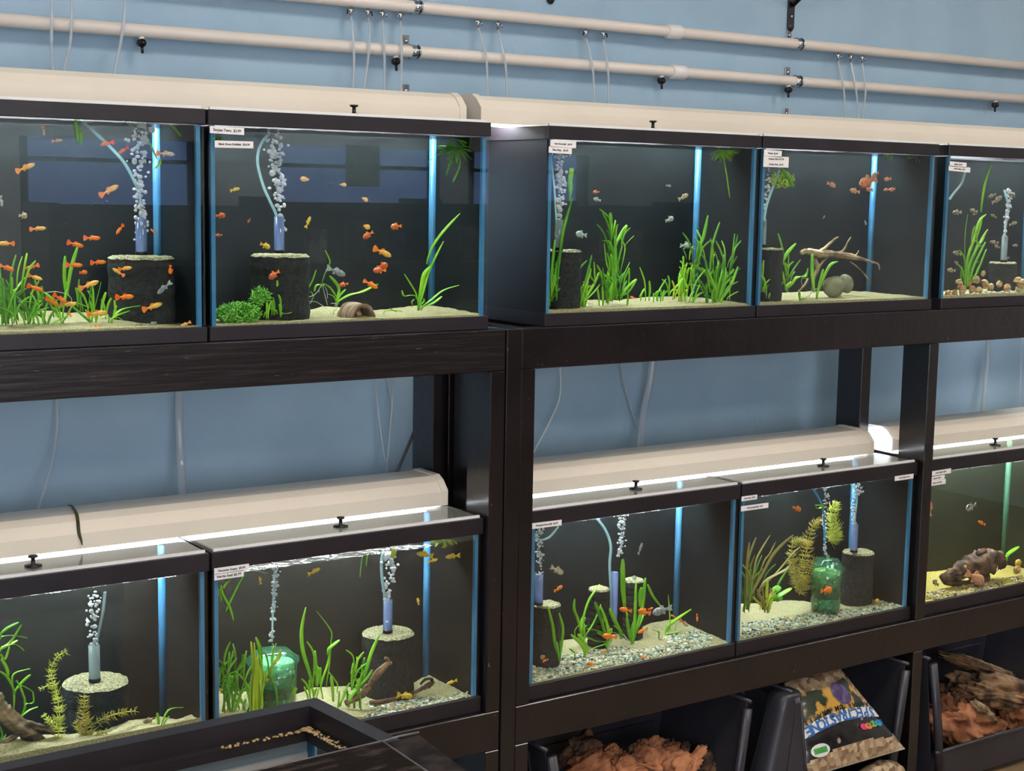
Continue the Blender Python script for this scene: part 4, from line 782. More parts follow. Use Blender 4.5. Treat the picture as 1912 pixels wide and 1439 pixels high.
plant('L3', 'T', 0.12, [(1285, 490, 1290, 440, 1320, 380, 1490, 255, 22), (1290, 470, 1320, 400, 1310, 250, 1295, 130, 12), (1250, 240, 1180, 150, 1135, 50, 18), (1290, 465, 1330, 460, 1400, 440, 24), (1230, 490, 1230, 450, 1180, 440, 14), (1370, 420, 1380, 390, 1395, 370, 8)], 'small green plant on the sand mound, middle lower tank')
# --- lower tank 4
plant('L4', 'U', 0.05, [(160, 1330, 200, 1200, 170, 1000, 190, 750, 22), (170, 1330, 190, 1000, 230, 850, 290, 710, 18), (200, 1300, 260, 1050, 300, 900, 430, 690, 16), (230, 1280, 350, 950, 400, 880, 460, 750, 16), (200, 1320, 330, 1080, 460, 850, 640, 680, 30), (180, 1300, 170, 1100, 160, 990, 18),
     (300, 1230, 380, 1120, 560, 1020, 600, 960, 24), (320, 1220, 480, 1050, 620, 880, 700, 800, 14), (400, 1420, 430, 1300, 500, 1150, 600, 990, 18), (190, 1400, 220, 1280, 260, 1180, 40), (150, 1420, 210, 1260, 230, 1130, 30), (240, 1310, 230, 1200, 190, 1100, 18)],
     'tall brownish grass in the left corner of the fourth lower tank', m=m_leafb, m2=m_leafd, fill=8, fillh=0.12, yj=0.02)
plant('L4', 'U', 0.04, [(380, 1400, 375, 1280, 378, 1130, 26), (370, 1400, 330, 1320, 290, 1220, 22), (400, 1400, 430, 1290, 470, 1220, 22), (360, 1410, 280, 1340, 230, 1290, 18), (400, 1430, 410, 1380, 430, 1310, 18), (340, 1400, 320, 1330, 300, 1290, 18), (390, 1400, 400, 1300, 400, 1200, 20)], 'small spiky olive plant beside the brownish grass, fourth lower tank', m=m_leafb, m2=m_leaful, fill=6, fillh=0.05)
plant('L4', 'U', 0.05, [(440, 1310, 460, 1280, 480, 1290, 40), (450, 1260, 460, 1230, 500, 1190, 55), (490, 1300, 540, 1270, 645, 1215, 40), (480, 1320, 500, 1300, 510, 1280, 50), (430, 1250, 450, 1230, 480, 1220, 34)], 'bright green broad leaf plant left of the box filter, fourth lower tank', ws=1.1)
feather('U', [(680, 1200), (660, 1060), (630, 880), (640, 760), (720, 735), (800, 780)], 0.09, 85, 'olive feathery stem arching over, left of the bushy plants, fourth lower tank', m_hornb, dens=9, step=0.0055)
feather('U', [(740, 1250), (740, 1060), (770, 850), (820, 640), (870, 560), (940, 530)], 0.10, 90, 'long olive feathery stem rising behind the box filter, fourth lower tank', m_hornb, dens=9, step=0.0055)
feather('U', [(1060, 700), (1040, 560), (1030, 450), (1080, 350)], 0.12, 100, 'bright feathery crown right of the bubbles, fourth lower tank', m_horn, dens=12, step=0.0045)
feather('U', [(1000, 740), (1060, 700), (1110, 660)], 0.12, 90, 'small round feathery tuft below the bright crown, fourth lower tank', m_horn, dens=12, step=0.0045)
feather('U', [(700, 1280), (740, 1180), (800, 1050), (850, 900)], 0.09, 75, 'dense olive feathery stem beside the box filter, fourth lower tank', m_hornb, dens=9, step=0.0055)
plant(None, 'U', 0.08, [(950, 400, 900, 385, 860, 390, 30), (930, 400, 900, 420, 870, 410, 16)], 'small green sprig at the top of the blue airline, fourth lower tank', name='floating_leaf', cat='leaf')
# --- lower tank 5
plant('L5', 'W', 0.08, [(850, 1040, 870, 970, 975, 905, 26), (710, 1060, 750, 1050, 790, 1065, 22)], 'green leaf beside the log, rightmost lower tank')

# ------------------------------------------------------------------ sponge filters, lift tubes, bubbles
def bubbles(key, c, path, Y, n, spread, label, r=(0.0018, 0.0042)):
    k = MB(); pts = smooth_path([P3(c, x, y, Y) for x, y in path], 8); t = TANKS[key]
    for i in range(int(n * 1.2)):
        f = random.random(); p = pts[min(len(pts) - 1, int(f * len(pts)))]
        s = spread * (0.5 + 0.8 * f); q = p + Vector((random.gauss(0, s * 0.5), random.gauss(0, s * 0.4), random.uniform(-.006, .006)))
        q.y = max(0.016, min(0.2, q.y)); q.x = max(t[1] + 0.004, min(t[2] - 0.004, q.x)); rr = random.uniform(*r) * (1 if random.random() < 0.85 else 1.4)
        k.ball(q, rr * 1.12, random.uniform(0.8, 1.2), 1, random.uniform(0.6, 1.1), 7, 5, smooth=random.random() < 0.6)
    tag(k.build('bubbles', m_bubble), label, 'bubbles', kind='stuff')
def lift(key, c, x, ytop, ybot, wpx, Y, label, air=None, m=m_clearblue, sponge=None, airm=m_aqua, ribs=0, airr=0.0026, name='sponge_filter', basecap=True):
    """sponge filter: lift tube, airline, sponge body; all numbers are places in the crop"""
    a = P3(c, x, ytop, Y); b = P3(c, x, ybot, Y); r = wpx / CR[c][2] * 0.5 * pxm(b)
    t = thing(name, b, label, 'filter')
    vs = [(r, b.z), (r, a.z), (r * 0.82, a.z), (r * 0.82, b.z)]
    lt = MB().lathe(b.x, b.y, vs + [vs[0]], 20).build('lift_tube', m, t)
    if basecap: MB().cyl(b.x, b.y, b.z - 0.006, b.z + 0.0005, r * 1.08).build('tube_collar', m_black, lt)
    if sponge:
        scx, sy0, sy1, sw, SY = sponge; p = P3(c, scx, sy0, SY); q = P3(c, scx, sy1, SY); R = sw / CR[c][2] * 0.5 * pxm(p)
        zf = SAND[key](p.x, p.y) - 0.001; q.z = min(q.z, zf); N = 44; k = MB(); vs = []
        prof = [(0.0, p.z - 0.0005, 1), (R * 0.55, p.z, 1), (R * 0.9, p.z + 0.001, 1), (R, p.z - 0.003, 1), (R, p.z - 0.010, 0)]
        if ribs:
            hh = (p.z - 0.01 - q.z) / ribs
            for i in range(ribs): z0 = p.z - 0.01 - i * hh; prof += [(R, z0 - hh * 0.55, 0), (R * 0.84, z0 - hh * 0.65, 0), (R * 0.84, z0 - hh * 0.9, 0), (R, z0 - hh, 0)]
        else:
            for i in range(1, 9): prof.append((R * (1 + 0.02 * math.sin(i * 2.1)), p.z - 0.01 - (p.z - 0.01 - q.z) * i / 8, 0))
        for rr, z, cc in prof:
            for i in range(N):
                th = 2 * PI * i / N; j = 1 + 0.02 * noise.noise(Vector((math.cos(th) * 3, math.sin(th) * 3, z * 40)))
                y = p.y + rr * j * math.sin(th); vs.append((p.x + rr * j * math.cos(th), min(0.2105, max(0.0165, y)), z + (0.0025 * noise.noise(Vector((rr * 90 * math.cos(th), rr * 90 * math.sin(th), 1))) if cc else 0)))
        for i in range(len(prof) - 1):
            k.k = 1 if prof[i + 1][2] else 0
            k.add([vs[i * N + j] for j in range(N)] + [vs[(i + 1) * N + j] for j in range(N)], [(j, (j + 1) % N, N + (j + 1) % N, N + j) for j in range(N)], True)
        k.build('sponge', [m_sponge, m_crust], t)
    if air:
        pts = [P3(c, air[i], air[i + 1], Y) for i in range(0, len(air), 2)]
        MB().sweep(smooth_path(pts, 6), airr, 8).build('airline', airm, t)
    return t
lift('U1', 'A', 1262, 1075, 1385, 102, 0.09, 'black sponge filter with pale crust and blue tube, leftmost upper tank', air=(700, 200, 920, 390, 1100, 580, 1200, 760, 1250, 900, 1262, 1300), sponge=(1262, 1430, 2000, 585, 0.115), airm=m_aqua, airr=0.0032)
bubbles('U1', 'A', [(1262, 1340), (1255, 1060), (1250, 850), (1230, 650), (1245, 420), (1240, 225)], 0.09, 150, 0.017, 'white bubble column above the sponge filter, leftmost upper tank')
lift('U2', 'C', 965, 1300, 1700, 122, 0.09, 'black sponge filter with crusted top, second upper tank', air=(860, 300, 760, 420, 710, 560, 715, 720, 780, 950, 860, 1130, 930, 1290, 950, 1500), sponge=(975, 1755, 2400, 700, 0.115), airr=0.0030)
bubbles('U2', 'C', [(980, 1650), (985, 1290), (960, 1050), (960, 850), (920, 650), (910, 480), (900, 310)], 0.09, 120, 0.016, 'white bubble column beside the curved airline, second upper tank')
lift('U3', 'G', 275, 1145, 1480, 100, 0.05, 'grey sponge filter with cloudy tube in the middle upper tank corner', air=(175, 360, 200, 560, 225, 800, 245, 1130, 260, 1300), sponge=(330, 1510, 2100, 440, 0.08), m=m_cleargrey, airr=0.0022)
bubbles('U3', 'G', [(280, 1400), (280, 1140), (290, 950), (300, 760), (280, 560), (270, 360)], 0.05, 140, 0.013, 'white bubble column in the left corner of the middle upper tank')
lift('U4', 'I', 1125, 1150, 1445, 45, 0.03, 'slim sponge filter hidden at the left edge of the fourth upper tank', air=(1310, 530, 1270, 660, 1200, 840, 1150, 1000, 1120, 1180), sponge=(1190, 1490, 2000, 330, 0.07), m=m_cleargrey, airr=0.0035)
bubbles('U4', 'I', [(1125, 1150), (1140, 900), (1170, 720), (1180, 520)], 0.03, 24, 0.006, 'sparse bubbles beside the airline, fourth upper tank')
lift('U5', 'L', 1735, 190, 395, 55, 0.07, 'slim clear lift tube on a pale topped filter, rightmost upper tank', air=(1740, -210, 1770, -100, 1772, 0, 1750, 120, 1740, 200), sponge=(1730, 415, 800, 230, 0.11), m=m_cleargrey, airr=0.0032)
bubbles('U5', 'L', [(1740, 220), (1750, 80), (1770, -50), (1790, -150), (1780, -200)], 0.07, 70, 0.009, 'bubble column over the lift tube, rightmost upper tank')
tube('airline_tube', [P3('K', 1430, 385, 0.03), P3('K', 1400, 430, 0.03), P3('K', 1370, 520, 0.03), P3('K', 1300, 610, 0.03), P3('K', 1265, 660, 0.03)], 0.0034, m_aqua, 'white airline curving at the left of the rightmost upper tank', 'tube')
lift('L1', 'N', 797, 375, 655, 95, 0.135, 'sponge filter with crusty round top, leftmost lower tank', air=(885, -70, 870, 80, 840, 230, 810, 370, 800, 500), sponge=(805, 680, 1250, 540, 0.140), m=m_cleargrey, airr=0.0030, airm=m_cleargrey)
bubbles('L1', 'N', [(797, 600), (790, 370), (780, 200), (790, 50), (795, -60)], 0.135, 85, 0.012, 'bubble column above the sponge filter, leftmost lower tank', r=(0.0015, 0.0033))
lift('L2', 'R', 535, -70, 285, 110, 0.135, 'sponge filter with crusty round top, second lower tank', air=(490, -660, 460, -520, 470, -300, 500, -120, 520, -60, 530, 100), sponge=(540, 315, 900, 620, 0.14), airr=0.0032)
bubbles('L2', 'R', [(535, 200), (530, -60), (540, -240), (590, -400), (545, -560), (520, -640)], 0.135, 90, 0.012, 'bubble column above the crusted sponge, second lower tank')
lift('L3', 'S', 207, 645, 880, 74, 0.075, 'corner sponge filter with bright blue tube, middle lower tank', air=(375, 240, 300, 330, 220, 352, 160, 300, 165, 250), sponge=(275, 895, 1400, 245, 0.088), airr=0.0024)
bubbles('L3', 'S', [(205, 860), (215, 640), (220, 500), (210, 380), (215, 270)], 0.075, 90, 0.009, 'bubble column in the left corner of the middle lower tank', r=(0.0013, 0.0032))
lift('L3', 'S', 845, 630, 1035, 62, 0.13, 'ribbed sponge filter with long grey tube, middle lower tank', air=(680, 145, 770, 260, 820, 400, 812, 560, 822, 800, 822, 1000), sponge=(722, 765, 1180, 182, 0.14), ribs=9, airr=0.0034, m=m_clearblue, basecap=False)
t = lift('L3', 'S', 1020, 660, 690, 30, 0.165, 'rear ribbed black sponge stack under the bubbles, middle lower tank', sponge=(1020, 690, 1130, 175, 0.165), ribs=10, m=m_cleargrey, basecap=False)
bubbles('L3', 'S', [(890, 480), (910, 400), (920, 300), (910, 200), (930, 120)], 0.13, 80, 0.011, 'bubble column rising at the centre of the middle lower tank', r=(0.0013, 0.0034))
lift('L4', 'U', 1245, 580, 830, 68, 0.10, 'black sponge filter with pale top, right side of the fourth lower tank', sponge=(1290, 845, 1330, 310, 0.12), air=(1200, 160, 1260, 220, 1275, 330, 1250, 560, 1245, 700), airr=0.0026)
bubbles('L4', 'U', [(1245, 640), (1245, 500), (1240, 400), (1290, 260), (1290, 170)], 0.10, 70, 0.009, 'bubble column over the sponge filter, fourth lower tank', r=(0.0013, 0.003))
tube('airline_tube', [P3('U', 830, 210, 0.08), P3('U', 880, 290, 0.08), P3('U', 930, 400, 0.08), P3('U', 950, 560, 0.08), P3('U', 955, 860, 0.08)], 0.0026, mat('blue_airline', (60, 150, 215), 0.3, rgb2=(70, 165, 225), scale=30), 'bright blue airline running down to the green box filter', 'tube')
bubbles('L4', 'U', [(955, 860), (955, 740), (960, 620), (945, 560), (965, 400), (970, 280), (975, 200)], 0.08, 70, 0.0065, 'thin bubble column over the green box filter, fourth lower tank', r=(0.0012, 0.003))
# green box filters
m_floss = mat('filter_floss', (190, 205, 120), 0.95, rgb2=(120, 130, 70), scale=60, bump=0.8)
m_floss2 = mat('pale_green_floss', (170, 225, 180), 0.9, rgb2=(140, 200, 150), scale=80, bump=0.6)
m_sludge = mat('dark_filter_media', (90, 98, 52), 0.95, rgb2=(52, 58, 34), scale=60, bump=0.8)
m_ring = mat('ceramic_ring', (150, 220, 165), 0.7, rgb2=(175, 230, 185), scale=60)
def boxfilter(key, c, cx, ytop, ybot, wtop, wbot, dome, Y, label, floss, sludge, ringsz, bubtop):
    p = P3(c, cx, ybot, Y); q = P3(c, cx, ytop, Y); s = 0.5 / CR[c][2] * pxm(p); RT_, RB = wtop * s, wbot * s
    zb = SAND[key](p.x, Y) - 0.004; zt = q.z; H = zt - zb; x = p.x
    t = thing('box_filter', (x, Y, zb), label, 'filter', 'green box filters')
    cup = MB().lathe(x, Y, [(0, zb), (RB, zb), (RT_ * 0.99, zt), (RT_ * 0.99 - 0.0015, zt), (RB - 0.0015, zb + 0.002), (0, zb + 0.002)], 36).build('cup', m_greenp, t)
    MB().lathe(x, Y, [(RT_ * 1.07, zt - 0.004), (RT_ * 1.07, zt + 0.002), (RT_ * 1.0, zt + 0.002), (RT_ * 1.0, zt - 0.004), (RT_ * 1.07, zt - 0.004)], 36).build('rim', m_greenp, cup)
    dh = dome / CR[c][2] * pxm(p) * 0.75
    MB().lathe(x, Y, [(RT_, zt + 0.002), (RT_ * 0.93, zt + dh * 0.35), (RT_ * 0.72, zt + dh * 0.8), (RT_ * 0.62, zt + dh), (RT_ * 0.2, zt + dh * 1.02), (0.004, zt + dh * 1.02)], 36).build('lid_dome', m_greenp, t)
    MB().lathe(x, Y, [(0.0045, zb + 0.01), (0.0045, zt + dh * 1.3), (0.0035, zt + dh * 1.3), (0.0035, zb + 0.01)], 14).build('lift_tube', m_greenp, t)
    def slab(z0, z1, nm, m, j=0.05):
        k = MB(); r0 = RB + (RT_ - RB) * (z0 - zb) / H - 0.003; r1 = RB + (RT_ - RB) * (z1 - zb) / H - 0.003
        k.sweep([(x, Y, z0), (x, Y, z0 + (z1 - z0) * .3), (x, Y, z0 + (z1 - z0) * .7), (x, Y, z1)], [r0 * 0.95, r0, r1, r1 * 0.9], 22, jit=j); k.build(nm, m, t)
    slab(zb + H * floss[0], zb + H * floss[1], 'filter_floss', m_floss2 if c == 'P' else m_floss); slab(zb + H * sludge[0], zb + H * sludge[1], 'sponge_media', m_sludge, 0.1)
    k = MB(); 
    for i in range(ringsz[2]):
        a = random.uniform(PI, 2 * PI) if i % 3 else random.uniform(0, 2 * PI); z = zb + H * random.uniform(ringsz[0], ringsz[1]); rr = (RB + (RT_ - RB) * (z - zb) / H) - 0.010
        o = Vector((x + rr * math.cos(a), Y + rr * math.sin(a), z)); d = Vector((random.uniform(-1, 1), -1 + random.uniform(-.3, .3), random.uniform(-.6, .6))).normalized() * 0.0045
        u = d.orthogonal().normalized(); v = d.normalized().cross(u); N = 10; vs = []
        for rad, e in ((0.0048, -1), (0.0048, 1), (0.0026, 1), (0.0026, -1)):
            for j in range(N): th = 2 * PI * j / N; vs.append(o + d * e + (u * math.cos(th) + v * math.sin(th)) * rad)
        k.add(vs, [(r_ * N + j, r_ * N + (j + 1) % N, ((r_ + 1) % 4) * N + (j + 1) % N, ((r_ + 1) % 4) * N + j) for r_ in range(4) for j in range(N)], True)
    tag(k.build('ceramic_rings', m_ring, t), kind='stuff')
    return t
boxfilter('L2', 'P', 825, 640, 1240, 590, 540, 165, 0.075, 'green clear box filter with white rings, behind grass in the second lower tank', (0.50, 0.94), (0.26, 0.50), (0.06, 0.26, 26), 0)
bubbles('L2', 'O', [(810, 1640), (820, 1420), (830, 1250), (840, 1050), (860, 880), (840, 740)], 0.075, 70, 0.0085, 'thin bubble column over the green box filter, second lower tank', r=(0.0012, 0.003))
tube('airline_tube', [P3('O', 815, 1640, 0.076), P3('O', 825, 1300, 0.076), P3('O', 835, 1000, 0.076), P3('O', 845, 720, 0.076)], 0.0022, m_aqua, 'clear airline rising from the box filter, second lower tank', 'tube')
boxfilter('L4', 'U', 965, 1010, 1350, 330, 280, 130, 0.08, 'green clear box filter with domed lid in the fourth lower tank', (0.62, 0.93), (0.36, 0.62), (0.12, 0.36, 34), 0)

# ------------------------------------------------------------------ driftwood, stones, shells
def wood(c, chains, label, m=m_wood, name='driftwood', Y=0.06, jit=0.12, extra=None, parent=None, cat='driftwood', pebs=0):
    k = MB(); s = 0.5 / CR[c][2] * pxm(P3(c, chains[0][0][0], chains[0][0][1], Y))
    for ch in chains:
        pts = []; rad = []
        for e in ch:
            y = e[3] if len(e) > 3 else Y; pts.append(P3(c, e[0], e[1], y)); rad.append(e[2] * s)
        sp = smooth_path(pts, 9); n = len(sp); rr = []; N = 26; vs = []; sd = Vector((ch[0][0] * .013, ch[0][1] * .017, 0))
        for i in range(n):
            f = i / (n - 1) * (len(rad) - 1); a = int(f); b = min(a + 1, len(rad) - 1); rr.append(max(0.0006, rad[a] * (1 - (f - a)) + rad[b] * (f - a)))
        A = None; arc = 0.0
        for i, p in enumerate(sp):
            t = (sp[min(i + 1, n - 1)] - sp[max(i - 1, 0)]).normalized(); arc += (sp[i] - sp[i - 1]).length if i else 0
            p = p + Vector((noise.noise(Vector((i * .4, 1, ch[0][1]))), noise.noise(Vector((i * .4, 5, ch[0][1]))), noise.noise(Vector((i * .4, 9, ch[0][1]))))) * rr[i] * 0.3
            A = (A if A is not None else t.orthogonal()); A = (A - t * A.dot(t)).normalized(); B = t.cross(A); ends = 0.6 if i in (0, n - 1) else 1.0
            for k2 in range(N):
                th = 2 * PI * k2 / N; q = Vector((math.cos(th) * 2.1, math.sin(th) * 2.1, arc * 9)) + sd
                d = 1 + 0.34 * noise.noise(q) + 0.22 * (0.5 - abs(noise.noise(q * 2.3))) * 2 - 0.2 + 0.16 * noise.noise(Vector((math.cos(th) * 6, math.sin(th) * 6, arc * 38)) + sd)
                v = p + (A * math.cos(th) + B * math.sin(th) * 0.85) * rr[i] * d * ends; v.y = max(0.0095, min(0.209, v.y)); vs.append(v)
        k.add(vs, [(i * N + j, i * N + (j + 1) % N, (i + 1) * N + (j + 1) % N, (i + 1) * N + j) for i in range(n - 1) for j in range(N)] + [tuple(reversed(range(N))), tuple(range((n - 1) * N, n * N))], True)
    return tag(k.build(name, m, parent), label, cat)
wood('J', [[(1560, 460, 50), (1640, 440, 80), (1760, 470, 110), (1900, 470, 90), (2100, 490, 80), (2260, 520, 50), (2380, 560, 30), (2480, 590, 22), (2500, 660, 14)],
           [(1760, 470, 70), (1850, 400, 40), (1960, 300, 30), (2010, 270, 14)], [(2000, 480, 40), (2080, 420, 30), (2120, 330, 16), (2160, 270, 12)], [(1720, 520, 60), (1760, 640, 60), (1720, 760, 44), (1700, 900, 30)], [(1760, 640, 34), (1830, 560, 24), (1900, 500, 16)],
           [(1650, 760, 22), (1600, 850, 26), (1530, 920, 20)], [(2200, 500, 20), (2240, 460, 18), (2250, 430, 10)], [(2150, 560, 14), (2250, 640, 18), (2340, 740, 20), (2400, 840, 12)]],
     'branching pale driftwood reaching right in the fourth upper tank', m_woodp, Y=0.075)
def stone(c, cx, cy, w, h, Y, label, m=m_stone, name='stone', cat='stone', tilt=0.2):
    p = P3(c, cx, cy, Y); s = 0.5 / CR[c][2] * pxm(p); rx, rz = w * s, h * s; k = MB(); o = k
    k.ball((0, 0, 0), 1, 1, 1, 1, 28, 18)
    vs = []
    for v in k.v:
        V = Vector(v); d = 1 + 0.10 * noise.noise(V * 1.3 + p * 9) + 0.03 * noise.noise(V * 4); x, y, z = V.x * rx * d, V.y * min(rx, rz) * 0.8 * d, V.z * rz * d
        x, z = x * math.cos(tilt) - z * math.sin(tilt), x * math.sin(tilt) + z * math.cos(tilt); vs.append((p.x + x, max(0.010, min(0.205, p.y + y)), p.z + z))
    k.v = vs; return tag(k.build(name, m), label, cat)
stone('L', 265, 625, 240, 180, 0.06, 'large rounded grey green stone on the sand, fourth upper tank', tilt=0.1)
stone('L', 370, 600, 140, 170, 0.085, 'smaller stone leaning behind the large one, fourth upper tank', tilt=0.55)
# clay arch in upper tank 2
ar = MB(); cxp = P3('F', 150, 1240, 0.055); R0, N = 0.0265, 20; vs = []; HWA = 0.030
for j, (yy) in enumerate((0.018, 0.03, 0.055, 0.075)):
    for rr in (R0, R0 - 0.0055):
        for i in range(N + 1):
            th = PI * i / N; w = 1 + 0.05 * noise.noise(Vector((i * .6, yy * 60, rr * 50))); vs.append((cxp.x - 0.002 + rr * w * math.cos(th) * 1.08, yy, cxp.z - 0.003 + rr * w * math.sin(th) * 1.35))
n1 = N + 1; fs = []
for j in range(3):
    for i in range(N):
        a = j * 2 * n1 + i; b = (j + 1) * 2 * n1 + i; fs.append((a, a + 1, b + 1, b)); a2 = a + n1; b2 = b + n1; fs.append((a2, b2, b2 + 1, a2 + 1))
for j in (0, 3):
    for i in range(N): a = j * 2 * n1 + i; fs.append((a, a + n1, a + n1 + 1, a + 1))
ar.add(vs, fs, True); tag(ar.build('arch_hide', mat('ribbed_clay', (175, 150, 120), 0.8, rgb2=(120, 95, 75), scale=30, stretch=(1, 6, 1), bump=0.7)), 'ribbed clay half pipe arch on the sand, second upper tank', 'ornament')
for cc, lab in (((90, 1215), 'left of the two'), ((190, 1205), 'right of the two')):
    k = MB(); p = P3('F', cc[0], cc[1] + 20, 0.045); k.sweep([p, p + Vector((0, 0, 0.012)), p + Vector((0.002, 0, 0.018))], [0.008, 0.005, 0.0006], 6, jit=0.2); tag(k.build('shell_piece', m_shell), 'pointed shell fragment under the clay arch, ' + lab, 'shell')
wood('N', [[(-80, 820, 160), (0, 930, 170), (120, 1030, 150), (230, 1110, 140), (330, 1180, 100), (400, 1230, 50)], [(180, 1020, 60), (300, 1060, 70), (430, 1090, 60), (450, 1130, 40)], [(-60, 1240, 70), (30, 1200, 70), (120, 1150, 50), (180, 1120, 40)]],
     'thick weathered grey log slanting into the sand, leftmost lower tank', mat('weathered_log', (165, 140, 100), 0.85, rgb2=(75, 62, 45), scale=16, stretch=(1.2, 1, 5), lo=0.36, hi=0.62, bump=1.0, bscale=30), Y=0.05, jit=0.06)
wood('R', [[(30, 1170, 60), (130, 1110, 80), (230, 1060, 90), (310, 980, 80), (360, 890, 80), (420, 800, 90), (480, 740, 70), (540, 690, 60), (585, 690, 30)], [(480, 740, 30), (540, 680, 40), (540, 640, 40), (500, 625, 40)], [(230, 1060, 50), (260, 960, 30), (330, 940, 30)]],
     'upright knobbly brown driftwood stump, second lower tank', m_wood, Y=0.06)
wood('R', [[(320, 1150, 50), (450, 1150, 60), (580, 1120, 50), (740, 1095, 40)], [(740, 1060, 16), (860, 1030, 40), (940, 990, 50), (1020, 950, 70), (1080, 900, 40)], [(920, 940, 26), (980, 880, 36), (1050, 870, 40)]], 'low dark driftwood pieces lying on the gravel, second lower tank', m_woodd, Y=0.07)
wood('W', [[(305, 1170, 60), (400, 1140, 110), (500, 1090, 150), (620, 1050, 210), (720, 1010, 200), (790, 1020, 160), (815, 1070, 90)], [(320, 1200, 40), (450, 1210, 60), (580, 1200, 60), (700, 1150, 60)], [(600, 960, 40), (640, 940, 50), (680, 930, 30)]],
     'rough dark brown log on yellow gravel, rightmost lower tank', m_woodd, Y=0.07, jit=0.16)
def snail(c, cx, cy, wpx, Y, label, m=m_shell, cat='snail shell', name='snail_shell'):
    p = P3(c, cx, cy, Y); R = wpx * 0.46 / CR[c][2] * pxm(p); k = MB(); a0 = random.uniform(0, 6)
    pts = []; rad = []
    for i in range(34):
        f = i / 33; th = a0 + f * 4.6 * PI; rr = R * 0.62 * (0.12 + 0.88 * f ** 1.3); pts.append(p + Vector((math.cos(th) * rr, -R * 0.75 * (1 - f) + R * 0.1, math.sin(th) * rr))); rad.append(R * (0.14 + 0.36 * f ** 1.2))
    for q in pts: q.y = max(q.y, 0.012)
    k.sweep(pts, rad, 9); return tag(k.build(name, m), label, cat, 'snail shells')
SN = [(1255, 685, 90), (1310, 680, 80), (1370, 660, 110), (1350, 600, 90), (1465, 650, 80), (1500, 570, 90), (1560, 510, 60), (1570, 610, 100), (1625, 625, 80), (1695, 600, 80), (1520, 660, 90), (1765, 635, 95), (1865, 590, 110), (1900, 590, 90), (1870, 640, 100)]
SNL = ['leftmost', 'second from the left', 'third from the left', 'raised one, fourth from the left', 'small one, fifth from the left', 'one beside the yellow shell', 'pointed one on top', 'large one, centre', 'one right of centre', 'upright one, right of centre', 'low one before the centre shells', 'round one, alone before the filter', 'large one by the right edge', 'one cut by the right edge', 'lowest one by the right edge']
for (x, y, wp), l in zip(SN, SNL): snail('L', x, y, wp, random.uniform(0.025, 0.06), 'brown and cream snail shell in the rightmost upper tank, ' + l)
snail('L', 1435, 590, 75, 0.05, 'yellow snail shell by the grass, rightmost upper tank', m_shelly)
snail('W', 935, 1090, 100, 0.05, 'pale spiral shell at right of the rightmost lower tank', m_shell)
snail('W', 950, 1035, 80, 0.07, 'yellow round shell on top of the spiral shell, rightmost lower tank', m_shelly)
snail('W', 505, 1070, 36, 0.04, 'tiny yellow snail on the brown log, rightmost lower tank', m_shelly)
snail('U', 1475, 1335, 70, 0.06, 'yellow snail on the gravel, right side of the fourth lower tank', m_shelly)
snail('T', 238, 665, 55, 0.025, 'tan snail at the foot of the corner sponge, middle lower tank', m_shell)
snail('R', 1055, 885, 62, 0.065, 'dark snail sitting on driftwood, second lower tank', m_sponge)

